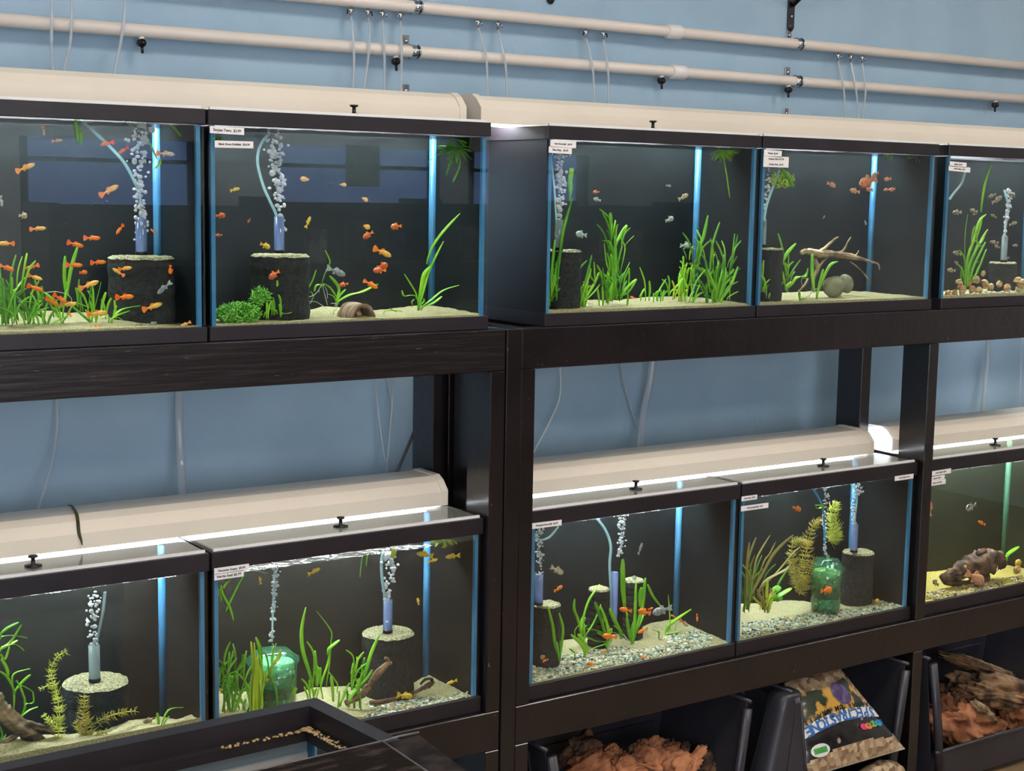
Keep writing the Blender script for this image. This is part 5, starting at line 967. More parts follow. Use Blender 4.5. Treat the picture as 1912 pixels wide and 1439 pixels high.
# ------------------------------------------------------------------ fish
def fish(c, hx, hy, tx, ty, kind, Y, fat=None):
    """head and tail place in the crop; kind picks colours and body form"""
    body, fin, hgt, tail = {'guppy': ('gold', 'orange', .12, 1.3), 'red': ('orange', 'red', .125, 1.45), 'pale': ('cream', 'orange', .12, 1.2), 'orange': ('orange', 'orange', .14, 1.1), 'tetra': ('tetra', 'orange', .21, 0.9),
        'yellow': ('yellow', 'yellow', .13, 1.1), 'grey': ('grey', 'silver', .13, 1.0), 'silver': ('silver', 'silver', .22, 1.1), 'black': ('black', 'black', .2, 1.2), 'goldblack': ('gold', 'black', .2, 1.2), 'shellie': ('beige', 'cream', .14, 0.8),
        'peach': ('peach', 'pinkish', .19, 1.1), 'cream': ('cream', 'cream', .16, 1.1), 'stripe': ('stripe', 'stripe', .2, 1.0), 'beige': ('beige', 'beige', .13, .8), 'pink': ('pinkish', 'pinkish', .18, 1.0)}[kind]
    if fat: hgt = fat
    hgt *= 1.05; fant = kind in ('guppy', 'red', 'pale', 'orange')
    h = P3(c, hx, hy, Y); dy = random.uniform(-0.006, 0.006); t = P3(c, tx, ty, min(0.2, max(0.016, Y + dy))); ax = t - h; L = ax.length; ax.normalize()
    up = Vector((0, 0, 1)); up = up - ax * up.dot(ax)
    if up.length < 0.35: up = Vector((1, 0, 0)) - ax * ax.x
    up.normalize(); sd = ax.cross(up)
    prof = [(0, .12), (.05, .5), (.12, .78), (.22, .98), (.32, 1.0), (.44, .86), (.56, .60), (.66, .40), (.74, .33)]
    k = MB(); N = 10; vs = []
    bend = random.uniform(-0.05, 0.05)
    def pt(u, v, w): return h + ax * (u * L) + up * (v * L) + sd * ((w + bend * u * u) * L)
    for u, r in prof:
        for i in range(N): th = 2 * PI * i / N; vs.append(pt(u, math.sin(th) * r * hgt, math.cos(th) * r * hgt * 0.55))
    k.add(vs, [(i * N + j, i * N + (j + 1) % N, (i + 1) * N + (j + 1) % N, (i + 1) * N + j) for i in range(len(prof) - 1) for j in range(N)] + [tuple(range(N)), tuple(reversed(range((len(prof) - 1) * N, len(prof) * N)))], True)
    k.k = 1
    for sg in (-1, 1): k.ball(pt(.08, hgt * .15, sg * hgt * .36), L * .022, seg=6, ring=4)
    ob = k.build('fish', [FISH[body], FISH['black']])
    for p in (ob,): pass
    f = MB(); th = 0.004 * L
    def fan(pts2):
        n = len(pts2); vs = [pt(u, v, s * 0.007) for s in (-1, 1) for u, v in pts2]
        f.add(vs, [tuple(range(n)), tuple(reversed(range(n, 2 * n)))] + [(i, (i + 1) % n, n + (i + 1) % n, n + i) for i in range(n)])
    T = 0.14 * tail
    if fant: fan([(.70, .03), (.80, T * .5), (.93, T * .88), (.985, T * .6), (1.0, 0), (.985, -T * .6), (.93, -T * .88), (.80, -T * .5), (.70, -.03)])
    else: fan([(.72, .028), (.84, T * .75), (1.0, T), (.965, T * .4), (.95, 0), (.965, -T * .4), (1.0, -T), (.84, -T * .75), (.72, -.028)])
    o2 = f.build('tail_fin', FISH[fin], ob)
    f = MB(); fan([(.36, hgt * .85), (.44, hgt * 1.35), (.56, hgt * 1.2), (.60, hgt * .5)]); fan([(.50, -hgt * .65), (.57, -hgt * 1.12), (.63, -hgt * 1.0), (.64, -hgt * .35)])
    f.build('fins', FISH[fin], ob)
    return ob
KN = {'guppy': 'orange and gold guppy', 'red': 'red orange guppy', 'pale': 'pale cream guppy with orange tail', 'orange': 'orange fish', 'tetra': 'deep bodied orange tetra', 'yellow': 'yellow fish', 'grey': 'slender grey fish', 'silver': 'silvery white fish',
      'black': 'small black fish', 'goldblack': 'gold and black fish', 'shellie': 'small tan shell fish', 'peach': 'peach coloured cichlid', 'cream': 'cream coloured fish', 'stripe': 'black and white striped fish', 'beige': 'beige bottom fish', 'pink': 'pale pink fish'}
FD = {'U1': [('A', 395, 350, 380, 262, 'pale'), ('A', 562, 388, 460, 400, 'guppy'), ('A', 895, 432, 1018, 405, 'red'), ('A', 1055, 510, 1150, 450, 'red'), ('A', 1562, 518, 1390, 505, 'pale'), ('A', 312, 600, 140, 672, 'guppy'), ('A', 1057, 793, 888, 888, 'guppy'),
       ('A', 243, 1065, 165, 1062, 'cream', .3), ('A', 412, 1175, 260, 1185, 'guppy'), ('A', -20, 1312, 132, 1312, 'guppy'), ('A', 747, 1340, 597, 1298, 'red'), ('A', 897, 1265, 742, 1262, 'red'), ('A', 1038, 1230, 1100, 1140, 'red'), ('A', 1342, 1180, 1390, 1225, 'red'),
       ('A', 762, 862, 655, 850, 'black', .13), ('A', 872, 958, 800, 968, 'black', .17), ('A', 965, 940, 910, 948, 'black', .2), ('A', 18, 985, 5, 880, 'silver', .12), ('A', 75, 760, 50, 750, 'black', .3),
       ('B', 125, 500, -10, 452, 'orange'), ('B', 223, 487, 352, 450, 'red'), ('B', 378, 582, 243, 540, 'guppy'), ('B', 385, 682, 238, 632, 'red'), ('B', 737, 455, 585, 450, 'red'), ('B', 947, 425, 806, 432, 'red'), ('B', 780, 515, 705, 520, 'red', .2),
       ('B', 880, 598, 702, 665, 'guppy'), ('B', 1178, 475, 1050, 492, 'guppy'), ('B', 1005, 482, 1112, 550, 'guppy'), ('B', 1193, 733, 1030, 742, 'red'), ('B', 1520, 535, 1520, 452, 'red', .24), ('B', 1405, 710, 1528, 600, 'grey'), ('B', 1448, 795, 1270, 855, 'guppy'),
       ('B', 693, 795, 530, 812, 'guppy'), ('B', 520, 815, 405, 745, 'red'), ('B', 595, 790, 470, 712, 'red'), ('B', 958, 875, 770, 892, 'guppy'), ('B', 908, 1003, 800, 1010, 'orange'), ('B', 1608, 998, 1705, 958, 'guppy'), ('B', 640, 920, 612, 862, 'orange'),
       ('B', 1400, 965, 1308, 990, 'grey'), ('B', 1305, 985, 1213, 985, 'beige')],
      'U2': [('C', 325, 1290, 205, 1290, 'tetra'), ('C', 590, 1375, 625, 1320, 'tetra'), ('C', 497, 965, 378, 995, 'yellow'), ('C', 1213, 850, 1358, 868, 'goldblack'), ('C', 1768, 925, 1660, 920, 'goldblack'), ('C', 1600, 925, 1495, 915, 'black'), ('C', 1655, 840, 1595, 842, 'black'), ('C', 1840, 820, 1760, 825, 'black'),
       ('E', 200, 250, 288, 245, 'tetra'), ('E', 855, 400, 735, 345, 'yellow', .22), ('E', 1338, 25, 1278, 165, 'yellow'), ('E', 843, 765, 968, 672, 'tetra'), ('E', 1752, 725, 1525, 632, 'grey'), ('E', 1677, 848, 1788, 822, 'tetra'),
       ('F', 572, 152, 703, 138, 'tetra'), ('F', 243, 285, 365, 205, 'tetra'), ('F', 577, 500, 368, 400, 'guppy'), ('F', 537, 600, 403, 632, 'tetra'), ('F', 362, 668, 518, 665, 'tetra'), ('F', 327, 162, 212, 125, 'goldblack'), ('F', 415, 878, 245, 785, 'orange'), ('D', 300, 1115, 205, 1065, 'goldblack')],
      'U3': [('G', 688, 895, 778, 920, 'silver'), ('G', 1642, 1125, 1540, 1165, 'silver'), ('G', 480, 1312, 612, 1335, 'silver'), ('G', 1818, 845, 1700, 910, 'cream'), ('G', 1612, 748, 1550, 738, 'silver'), ('H', 1855, 370, 1715, 370, 'silver'), ('H', 1125, 980, 1185, 998, 'orange'), ('G', 680, 820, 760, 815, 'tetra')],
      'U4': [('K', 485, 530, 640, 478, 'peach'), ('K', 280, 548, 205, 515, 'pink'), ('K', 403, 578, 492, 597, 'pink'), ('K', 543, 570, 602, 578, 'peach'), ('K', 695, 578, 748, 572, 'peach'), ('K', 748, 578, 798, 568, 'peach'), ('K', 590, 470, 655, 425, 'pink'), ('K', 700, 490, 760, 478, 'pink'), ('K', 185, 800, 170, 830, 'pink'), ('L', 545, 90, 530, 55, 'silver')],
      'U5': [('K', 1600, 645, 1672, 612, 'shellie'), ('K', 1722, 635, 1633, 692, 'shellie'), ('K', 1836, 638, 1780, 598, 'shellie'), ('K', 1293, 775, 1378, 770, 'shellie'), ('K', 1443, 750, 1508, 768, 'shellie'), ('K', 1468, 792, 1500, 785, 'shellie', .2), ('K', 1622, 790, 1678, 818, 'shellie'), ('K', 1852, 858, 1785, 880, 'shellie'),
       ('L', 1615, 240, 1693, 245, 'shellie'), ('L', 1657, 272, 1702, 287, 'shellie'), ('L', 1858, 270, 1815, 268, 'shellie'), ('L', 1297, 330, 1372, 347, 'shellie'), ('L', 1308, 408, 1352, 447, 'shellie'), ('L', 1248, 483, 1318, 487, 'shellie'), ('L', 1467, 440, 1512, 408, 'shellie'), ('L', 1553, 272, 1512, 282, 'shellie'), ('L', 1788, 372, 1748, 392, 'shellie')],
      'L1': [('N', 1205, 1030, 1312, 990, 'beige', .2)],
      'L2': [('O', 1388, 770, 1238, 845, 'yellow'), ('O', 665, 865, 680, 960, 'yellow'), ('P', 785, 890, 582, 890, 'yellow'), ('P', 238, 1005, 155, 1005, 'yellow'), ('Q', 878, 590, 1085, 625, 'yellow'), ('Q', 1222, 637, 1400, 612, 'yellow'), ('Q', 1130, 662, 1012, 692, 'yellow'), ('Q', 890, 1120, 905, 1205, 'yellow', .2),
       ('R', 835, 1085, 635, 1060, 'yellow'), ('R', 1235, 935, 1365, 885, 'yellow'), ('R', 1548, 1005, 1468, 1112, 'cream', .09), ('R', 558, 1170, 625, 1220, 'pale'), ('R', 805, 1205, 690, 1235, 'orange'), ('R', 510, 1300, 565, 1285, 'yellow')],
      'L3': [('S', 418, 640, 305, 580, 'cream'), ('S', 413, 745, 335, 790, 'orange'), ('S', 1090, 378, 1055, 480, 'silver', .15), ('S', 895, 940, 1000, 957, 'orange'), ('S', 1053, 955, 1165, 978, 'orange'), ('S', 1182, 930, 1137, 945, 'orange'), ('S', 1175, 978, 1340, 925, 'grey', .17), ('S', 1330, 990, 1372, 1012, 'orange'),
       ('S', 1555, 1048, 1555, 980, 'orange'), ('S', 750, 1168, 880, 1180, 'orange'), ('S', 1050, 1145, 1138, 1105, 'orange'), ('S', 1478, 1085, 1412, 1035, 'pale'), ('S', 1128, 1352, 1045, 1362, 'orange'), ('S', 620, 1400, 692, 1412, 'orange'), ('S', 790, 1290, 745, 1325, 'orange'), ('S', 240, 1390, 290, 1365, 'orange')],
      'L4': [('U', 720, 435, 642, 405, 'orange', .22), ('U', 1028, 1225, 915, 1240, 'orange', .2)],
      'L5': [('W', 512, 585, 603, 545, 'stripe'), ('W', 610, 688, 678, 718, 'orange'), ('W', 662, 1205, 515, 1118, 'pink'), ('W', 205, 510, 205, 650, 'peach'), ('W', 235, 1185, 285, 1225, 'stripe'), ('W', 770, 1110, 780, 1060, 'cream')]}
DEP = {'U1': 0.045, 'U2': 0.06, 'U3': 0.07, 'U4': 0.06, 'U5': 0.06, 'L1': 0.05, 'L2': 0.04, 'L3': 0.07, 'L4': 0.06, 'L5': 0.03}
SN2 = {'U1': 'leftmost upper tank', 'U2': 'second upper tank', 'U3': 'middle upper tank', 'U4': 'fourth upper tank', 'U5': 'rightmost upper tank', 'L1': 'leftmost lower tank', 'L2': 'second lower tank', 'L3': 'middle lower tank', 'L4': 'fourth lower tank', 'L5': 'rightmost lower tank'}
for key, L_ in FD.items():
    byk = {}
    for e in L_: byk.setdefault(e[5], []).append(e)
    for kd, es in byk.items():
        es.sort(key=lambda e: cp_(e[0], 0, (e[2] + e[4]) / 2)[1])
        for i, e in enumerate(es):
            Y = DEP[key] + random.uniform(-0.015, 0.015)
            if key == 'L3' and e[2] > 1280: Y = 0.022
            if key == 'L3' and 930 < e[2] < 960: Y = 0.05
            if key in ('U1', 'U2') and cp_(e[0], 0, e[2])[1] > 595: Y = 0.022
            if key == 'L2' and e[0] == 'R': Y = 0.03
            if key == 'L4' and e[1] > 1000: Y = 0.022
            o = fish(e[0], e[1], e[2], e[3], e[4], kd, Y, e[6] if len(e) > 6 else None)
            t = TANKS[key]; mn = min(v.co.x for v in o.data.vertices); mx_ = max(v.co.x for v in o.data.vertices)
            dx = (t[1] + 0.004 - mn) if mn < t[1] + 0.004 else (t[2] - 0.004 - mx_ if mx_ > t[2] - 0.004 else 0)
            if abs(dx) > 0: o.location.x += dx
            NW = ['', 'second ', 'third ', 'fourth ', 'fifth ', 'sixth ', 'seventh ', 'eighth ', 'ninth ', 'tenth ', 'eleventh ', 'twelfth ', 'thirteenth ', 'fourteenth ', 'fifteenth ', 'sixteenth ', 'seventeenth ', 'eighteenth ', 'nineteenth ']
            m_ = len(es); rank = '' if m_ == 1 else (NW[i] + 'highest ' if i <= m_ // 2 else NW[m_ - 1 - i] + 'lowest ')
            tag(o, '%s%s%s%s' % (rank, KN[kd], ' facing left in ' if e[1] / CR[e[0]][2] < e[3] / CR[e[0]][2] else ' facing right in ', SN2[key]), 'fish', 'fish in ' + TN[key])

# ------------------------------------------------------------------ plant scrap draped over the lower hood
k = MB(); q = []
for px, py, y, dz in ((124, 953, 0.272, 0.049), (132, 960, 0.245, 0.062), (142, 967, 0.170, 0.062), (145, 975, 0.150, 0.052), (147, 985, 0.130, 0.032), (151, 1000, 0.128, 0.018), (153, 1007, 0.127, 0.008)):
    q.append((at(px, py, y).x, y - 0.001, HL + dz))
blade(k, q, 0.0030, root=False, th=0.0009)
tag(k.build('dried_leaf', mat('dried_leaf', (60, 62, 24), 0.6, rgb2=(36, 36, 20), scale=60)), 'dark dried plant strand draped over the left lower hood', 'leaf')

# ------------------------------------------------------------------ under the racks: bins, driftwood, gravel bag
def bin_(x0, x1, label, lip=0.10, top=-0.945, bot=FZ + 0.022):
    t = thing('storage_bin', ((x0 + x1) / 2, 0.15, bot), label, 'storage bin', 'black storage bins under the rack')
    tp = 0.055; W = 0.010; yb = 0.29; yf = -0.03
    def quadbox(a, b, c_, d, n_):   # a solid plate from four corner points and a thickness vector
        n_ = Vector(n_); vs = [Vector(p) for p in (a, b, c_, d)]; vs += [v + n_ for v in vs]
        return vs, [(0, 1, 2, 3), (7, 6, 5, 4), (0, 4, 5, 1), (1, 5, 6, 2), (2, 6, 7, 3), (3, 7, 4, 0)]
    for sg, xt, nm in ((1, x0, 'side_wall'), (-1, x1, 'side_wall')):
        k = MB(); xb = xt + sg * tp; k.add(*quadbox((xt, yf + 0.02, top), (xt, yb, top), (xb, yb, bot), (xb, yf + 0.03, bot), (sg * 0.004, 0, 0)))
        k.sweep([(xt, yf + 0.01, top + 0.004), (xt, yb, top + 0.004)], 0.005, 8)
        k.sweep([(xt + sg * 0.012, yf + 0.008, top - 0.01), (xt + sg * 0.012 + sg * tp * 0.5, yf + 0.004, (top + bot) / 2), (xb + sg * 0.008, yf + 0.006, bot + 0.02)], [0.014] * 3, 8, [0.010] * 3)
        # triangular gusset moulded into the outside of the wall
        k.add(*quadbox((xt + sg * 0.002, 0.05, top - 0.02), (xt + sg * 0.004, 0.09, top - 0.02), (xb - sg * 0.002, 0.2, bot + 0.01), (xb - sg * 0.004, 0.05, bot + 0.01), (-sg * 0.006, 0, 0)))
        k.build(nm, m_bin, t)
    k = MB(); k.add(*quadbox((x0, yb, top), (x1, yb, top), (x1 - tp, yb, bot), (x0 + tp, yb, bot), (0, -0.004, 0)))
    for z in (top - 0.10, top - 0.125): k.box(x0 + 0.05, x1 - 0.05, yb - 0.010, yb - 0.004, z - 0.003, z)
    k.build('back_wall', m_bin, t)
    k = MB(); k.add(*quadbox((x0 + tp * 0.78, yf, bot + lip), (x1 - tp * 0.78, yf, bot + lip), (x1 - tp, yf + 0.02, bot), (x0 + tp, yf + 0.02, bot), (0, 0.006, 0)))
    k.sweep([(x0 + tp * 0.6, yf + 0.002, bot + lip), (x1 - tp * 0.6, yf + 0.002, bot + lip)], 0.006, 8); k.build('front_lip', m_bin, t)
    MB().box(x0 + tp, x1 - tp, yf + 0.02, yb, bot - 0.004, bot).build('base', m_bin, t)
bin_(0.675, 1.29, 'black open fronted bin of bark pieces behind the centre posts', lip=0.09)
bin_(1.43, 1.86, 'black bin with tapered end left of the gravel bag', lip=0.03)
bin_(1.945, 2.60, 'black open fronted bin of large driftwood at the right edge', lip=0.10)
t = [o for o in C.objects if o.get('label', '').startswith('black bin with tapered')][0]
k = MB(); N = 20; vs = []
for z, x, rx, ry in ((FZ + 0.02, 1.385, 0.098, 0.05), (-1.15, 1.408, 0.068, 0.042), (-0.99, 1.428, 0.042, 0.036), (-0.952, 1.432, 0.038, 0.034), (-0.944, 1.433, 0.030, 0.028)):
    for j in range(N):
        a = 2 * PI * j / N; vs.append((x + rx * (abs(math.cos(a)) ** 0.6) * (1 if math.cos(a) > 0 else -1), 0.005 + ry * (abs(math.sin(a)) ** 0.7) * (1 if math.sin(a) > 0 else -1), z))
k.add(vs, [(i * N + j, i * N + (j + 1) % N, (i + 1) * N + (j + 1) % N, (i + 1) * N + j) for i in range(4) for j in range(N)] + [tuple(range(4 * N, 5 * N))], True)
k.build('corner_pillar', m_bin, t)
k = MB(); k.sweep([(1.452, -0.030, -0.965), (1.462, -0.038, -1.10), (1.482, -0.044, FZ + 0.02)], 0.0045, 8); k.add([(1.437, -0.031, -0.968), (1.447, -0.034, -0.968), (1.474, -0.047, FZ + 0.02), (1.372, -0.047, FZ + 0.02), (1.437, -0.026, -0.968), (1.447, -0.026, -0.968), (1.474, -0.036, FZ + 0.02), (1.372, -0.036, FZ + 0.02)], [(0, 3, 2, 1), (4, 5, 6, 7), (0, 1, 5, 4), (1, 2, 6, 5), (3, 0, 4, 7)])
k.build('moulded_rib', m_bin, t)
def chunk(x, y, z, rx, ry, rz, label, m, rot=0.0, seed=0, rough=0.45, name='driftwood_piece', grp=None, n=44):
    k = MB(); k.ball((0, 0, 0), 1, seg=n, ring=n * 2 // 3); vs = []
    for v in k.v:
        V = Vector(v); S = Vector((seed * 3.7, seed * 1.3, seed))
        G = Vector((V.x * 1.1, V.y * 3.6, V.z * 3.6)) + S; G2 = Vector((V.x * 2.5, V.y * 9, V.z * 9)) + S
        d = 1 + rough * noise.noise(V * 1.3 + S) + rough * 0.8 * (0.35 - abs(noise.noise(G))) * 1.6 + rough * 0.35 * noise.noise(G2) + rough * 0.25 * noise.noise(V * 8 + S)
        X, Yy, Z = V.x * rx * d, V.y * ry * d, V.z * rz * d
        X, Z = X * math.cos(rot) - Z * math.sin(rot), X * math.sin(rot) + Z * math.cos(rot); vs.append((x + X, max(0.026, min(0.28, y + Yy)), z + Z))
    k.v = vs; return tag(k.build(name, m), label, 'driftwood', grp)
BK = [(1085, 1405, .035, .03, .045, m_woodd, -0.9, .13), (1100, 1432, .05, .03, .03, m_woodr, 0.2, .08), (1140, 1425, .04, .03, .032, m_woodr, 0.6, .10), (1180, 1420, .035, .03, .03, m_woodd, 0, .09), (1215, 1400, .036, .03, .024, m_woodr, 0.3, .10), (1205, 1425, .05, .03, .03, m_woodr, -0.4, .07),
      (1245, 1418, .042, .03, .028, m_woodr, 0.2, .08), (1262, 1432, .036, .03, .022, m_woodr, 0.5, .05), (1290, 1425, .016, .02, .045, m_woodr, -0.9, .06), (1312, 1425, .032, .03, .035, m_woodd, 0.3, .09), (1165, 1445, .06, .03, .03, m_woodr, 0, .06), (1255, 1398, .010, .01, .026, m_woodd, 0.2, .11), (1278, 1402, .010, .01, .022, m_woodd, -0.2, .10)]
for i, (px, py, a, b, c_, m, r, y) in enumerate(BK):
    p = at(px, py, y); chunk(p.x, y, p.z, a, b, c_, 'ragged reddish brown bark piece in the bin, %s from the left' % (ORD[i] if i < 12 else 'last'), m, r, i + 3, 0.6, 'bark_piece', 'bark pieces in the bin behind the centre posts')
DW = [(1860, 1290, .175, .06, .045, m_wood, -0.30, .12, 'long grooved driftwood slab lying across the top of the right bin'), (1840, 1250, .17, .05, .022, m_wood, -0.38, .20, 'thin pale driftwood strip at the top of the right bin'),
      (1800, 1350, .13, .07, .07, m_woodr, -0.4, .13, 'broad orange brown driftwood lump low in the right bin'), (1870, 1315, .10, .05, .05, m_woodd, -0.2, .19, 'dark driftwood piece deep inside the right bin'), (1780, 1300, .05, .05, .05, m_woodd, 0.3, .16, 'cracked dark driftwood knot at left of the right bin'),
      (1835, 1325, .055, .02, .013, m_woodp, -0.6, .08, 'narrow pale stick among the driftwood in the right bin'), (1905, 1330, .06, .05, .075, m_woodr, 0.3, .10, 'pinkish driftwood block at the right edge of the photo')]
for i, (px, py, a, b, c_, m, r, y, l) in enumerate(DW): p = at(px, py, y); chunk(p.x, y, p.z, a, b, c_, l, m, r, i + 31, 0.42, n=64)
p = at(1398, 1285, 0.16); chunk(p.x, 0.16, p.z, .018, .02, .022, 'small pale corner of wood beside the middle bin top', m_woodp, 0.4, 5, .3)
# gravel bag
m_gravbag = mat('gravel_in_bag', (200, 175, 140), 0.35, rgb2=(125, 98, 72), scale=70, kind='voronoi', lo=0.15, hi=0.8, bump=0.9, bscale=70, coat=0.4)
m_bagblack = mat('bag_black_print', (24, 22, 22), 0.25, rgb2=(40, 36, 34), scale=30, coat=0.5, speck=(170, 150, 130), sscale=28, sth=0.66)
m_bagpic = mat('bag_picture', (196, 150, 60), 0.3, rgb2=(30, 44, 26), scale=26, lo=0.44, hi=0.52, coat=0.5)
m_purple = mat('bag_purple', (104, 84, 130), 0.4, rgb2=(60, 48, 90), scale=60)
m_bblue = mat('bag_blue_letters', (40, 95, 165), 0.4, rgb2=(50, 110, 180), scale=40)
m_bwhite = mat('bag_white_print', (225, 225, 220), 0.4, rgb2=(215, 215, 210), scale=40)
m_bgreen = mat('bag_green', (60, 140, 60), 0.4, rgb2=(70, 160, 70), scale=40)
m_bagclear = mat('bag_film', (205, 195, 180), 0.25, rgb2=(180, 168, 150), scale=40, coat=0.6)
BY = -0.055
B00, B10, B11, B01 = at(1466, 1276, 0.055), at(1563, 1240, 0.055), at(1690, 1398, BY), at(1512, 1450, BY)
def bg(u, v, off=0.0):
    p = B00 * (1 - u) * (1 - v) + B10 * u * (1 - v) + B11 * u * v + B01 * (1 - u) * v
    n = (B10 - B00).cross(B01 - B00).normalized(); n = n if n.y < 0 else -n
    bul = 0.024 * (max(0, math.sin(PI * min(1, max(0, u))) * math.sin(PI * min(1, max(0, v)))) ** 0.5)
    return p + n * (bul + off + 0.0015 * noise.noise(Vector((u * 9, v * 9, 0)))) 
bag = thing('gravel_bag', (1.6, 0.08, FZ), 'clear plastic bag of tan gravel with upside down print beside the middle bin', 'bag')
k = MB(); NU, NV = 34, 44; vs = []
for s in (0, 1):
    for j in range(NV + 1):
        for i in range(NU + 1):
            u, v = i / NU, j / NV; p = bg(u, v)
            if s:
                base = B00 * (1 - u) * (1 - v) + B10 * u * (1 - v) + B11 * u * v + B01 * (1 - u) * v; p = base + (base - p) * 0.35 + Vector((0, 0.004, 0))
            vs.append(p)
W1 = NU + 1
for s in (0, 1):
    o = s * W1 * (NV + 1)
    for j in range(NV):
        for i in range(NU):
            q = o + j * W1 + i; u, v = (i + .5) / NU, (j + .5) / NV
            k.k = 1 if (0.60 < v + 0.07 * math.sin(u * PI) < 0.86 and s == 0) else 0
            k.f.append((q, q + W1, q + W1 + 1, q + 1) if s == 0 else (q, q + 1, q + W1 + 1, q + W1)); k.mi.append(k.k); k.sm.append(True)
k.v = [tuple(v) for v in vs]; k.build('bag_body', [m_gravbag, m_bagblack], bag)
def patch(u0, u1, v0, v1, nm, m, off=0.0015, shape=None, warp=0.0, n=16):
    k = MB(); pts = []
    for j in range(n + 1):
        for i in range(n + 1):
            u, v = u0 + (u1 - u0) * i / n, v0 + (v1 - v0) * j / n
            if shape == 'disc':
                r = j / n; a = 2 * PI * i / n; u, v = (u0 + u1) / 2 + (u1 - u0) / 2 * r * math.cos(a), (v0 + v1) / 2 + (v1 - v0) / 2 * r * math.sin(a)
            pts.append(bg(u, v - warp * math.sin(u * PI), off))
    k.add(pts, [(j * (n + 1) + i, (j + 1) * (n + 1) + i, (j + 1) * (n + 1) + i + 1, j * (n + 1) + i + 1) for j in range(n) for i in range(n)], True); return k.build(nm, m, bag)
patch(0.02, 0.9, 0.12, 0.44, 'picture_print', m_bagpic, 0.0012, warp=-0.05)
patch(0.55, 0.80, 0.15, 0.40, 'purple_print', m_purple, 0.0022, 'disc')
patch(0.02, 0.98, 0.505, 0.62, 'title_band', m_bwhite, 0.0012, warp=0.07)
patch(0.05, 0.24, 0.70, 0.84, 'round_badge', m_bwhite, 0.0022, 'disc'); patch(0.08, 0.21, 0.74, 0.80, 'badge_print', m_bgreen, 0.0030)
for i, (cc, u) in enumerate((((225, 60, 120), .70), ((240, 130, 40), .76), ((120, 190, 60), .83), ((50, 160, 200), .90))): patch(u - .05, u + .04, 0.63 + 0.006 * (i % 2), 0.70 + 0.006 * (i % 2), 'logo_print', mat('logo_%d' % i, cc, 0.4, rgb2=cc, scale=9), 0.0022 + i * 0.0004, 'disc')
patch(0.0, 1.0, 0.985, 1.0, 'bag_seal', m_bagclear, 0.001)
def bag_text(s, size, m, v, warp, off, u0=0.05, u1=0.95, bold=0.0):
    # letters run upside down along the bag, right to left
    n = len(s)
    for i, ch in enumerate(s):
        if ch == ' ': continue
        u = u1 - (u1 - u0) * (i + .5) / n; vv = v - warp * math.sin(u * PI); p = bg(u, vv, off); q = bg(u - 0.02, v - warp * math.sin((u - .02) * PI), off); r = bg(u, vv + 0.02, off)
        xd = (q - p).normalized(); zd = (r - p); zd = (zd - xd * zd.dot(xd)).normalized()
        yield ch, p, xd, zd, size, m, bold
def bagline(*a, **kw):
    me_v, me_f = [], []; k = MB(); nm = kw.pop('nm'); mm = a[2]
    for ch, p, xd, zd, size, m, bold in bag_text(*a, **kw):
        o = text_mesh('letter', ch, size, m, None, p, xd, zd, depth=0.0003, bold=bold)
        k.add([v.co.copy() for v in o.data.vertices], [tuple(f.vertices) for f in o.data.polygons]); bpy.data.objects.remove(o)
    k.build(nm, mm, bag)
bagline('SPECTRASTONE', 0.038, m_bblue, 0.563, 0.07, 0.0022, bold=0.0009, nm='title_lettering')
bagline('AQUARIUM GRAVEL', 0.019, m_bagblack, 0.478, 0.07, 0.0022, bold=0.0003, nm='subtitle_lettering')
bagline("Estes'", 0.018, m_bblue, 0.665, 0.0, 0.0040, u0=0.68, u1=0.96, bold=0.0003, nm='logo_lettering')
# second bag of the same gravel lying under it
k = MB(); k.ball((0, 0, 0), 1, seg=30, ring=20); p = at(1640, 1452, -0.03); k.v = [(p.x + v[0] * 0.10, -0.03 + v[1] * 0.035, p.z - 0.01 + (v[2] + 0.1 * noise.noise(Vector(v) * 3)) * 0.055) for v in k.v]
tag(k.build('gravel_bag', m_gravbag), 'crumpled clear bag of tan gravel lying under the printed bag', 'bag')

# ------------------------------------------------------------------ open tank in the foreground, bottom left
FGZ = -0.553
RZ = math.radians(4.0)
t = thing('open_aquarium', (-0.113, -0.442, FGZ), 'open topped black rimmed aquarium in the bottom left foreground', 'aquarium')
def fg(x, y, z):
    c_, s_ = math.cos(RZ), math.sin(RZ); return (-0.113 + x * c_ - y * s_ * 0.0 + y * 0.085 * -1, -0.442 + y + x * 0.032, FGZ + z)
def fbox(x0, x1, y0, y1, z0, z1, nm, m, parent=None):
    vs = [fg(x, y, z) for z in (z0, z1) for y in (y0, y1) for x in (x0, x1)]
    return MB().add(vs, [(0, 2, 3, 1), (4, 5, 7, 6), (0, 1, 5, 4), (2, 6, 7, 3), (0, 4, 6, 2), (1, 3, 7, 5)]).build(nm, m, parent or t)
m_sheenglass = glassmat('painted_sheen_glass', (0.9, 0.94, 0.95), 1.5, body=0.45, bodycol=(190, 205, 215))  # pale body colour stands for light reflected off the pane
TL, TD, TH = -1.2, -0.62, -0.40
def fgring(z0, z1, th, nm):
    k = MB()
    for x0, x1, y0, y1 in ((TL, 0, -th, 0), (TL, 0, TD, TD + th), (-th, 0, TD + th, -th), (TL, TL + th, TD + th, -th)):
        vs = [fg(x, y, z) for z in (z0, z1) for y in (y0, y1) for x in (x0, x1)]; k.add(vs, [(0, 2, 3, 1), (4, 5, 7, 6), (0, 1, 5, 4), (2, 6, 7, 3), (0, 4, 6, 2), (1, 3, 7, 5)])
    return k.build(nm, m_frame, t)
fgring(-0.035, 0.0, 0.030, 'top_rim'); fgring(-0.052, -0.035, 0.046, 'inner_ledge'); fgring(TH, TH + 0.03, 0.012, 'bottom_frame')
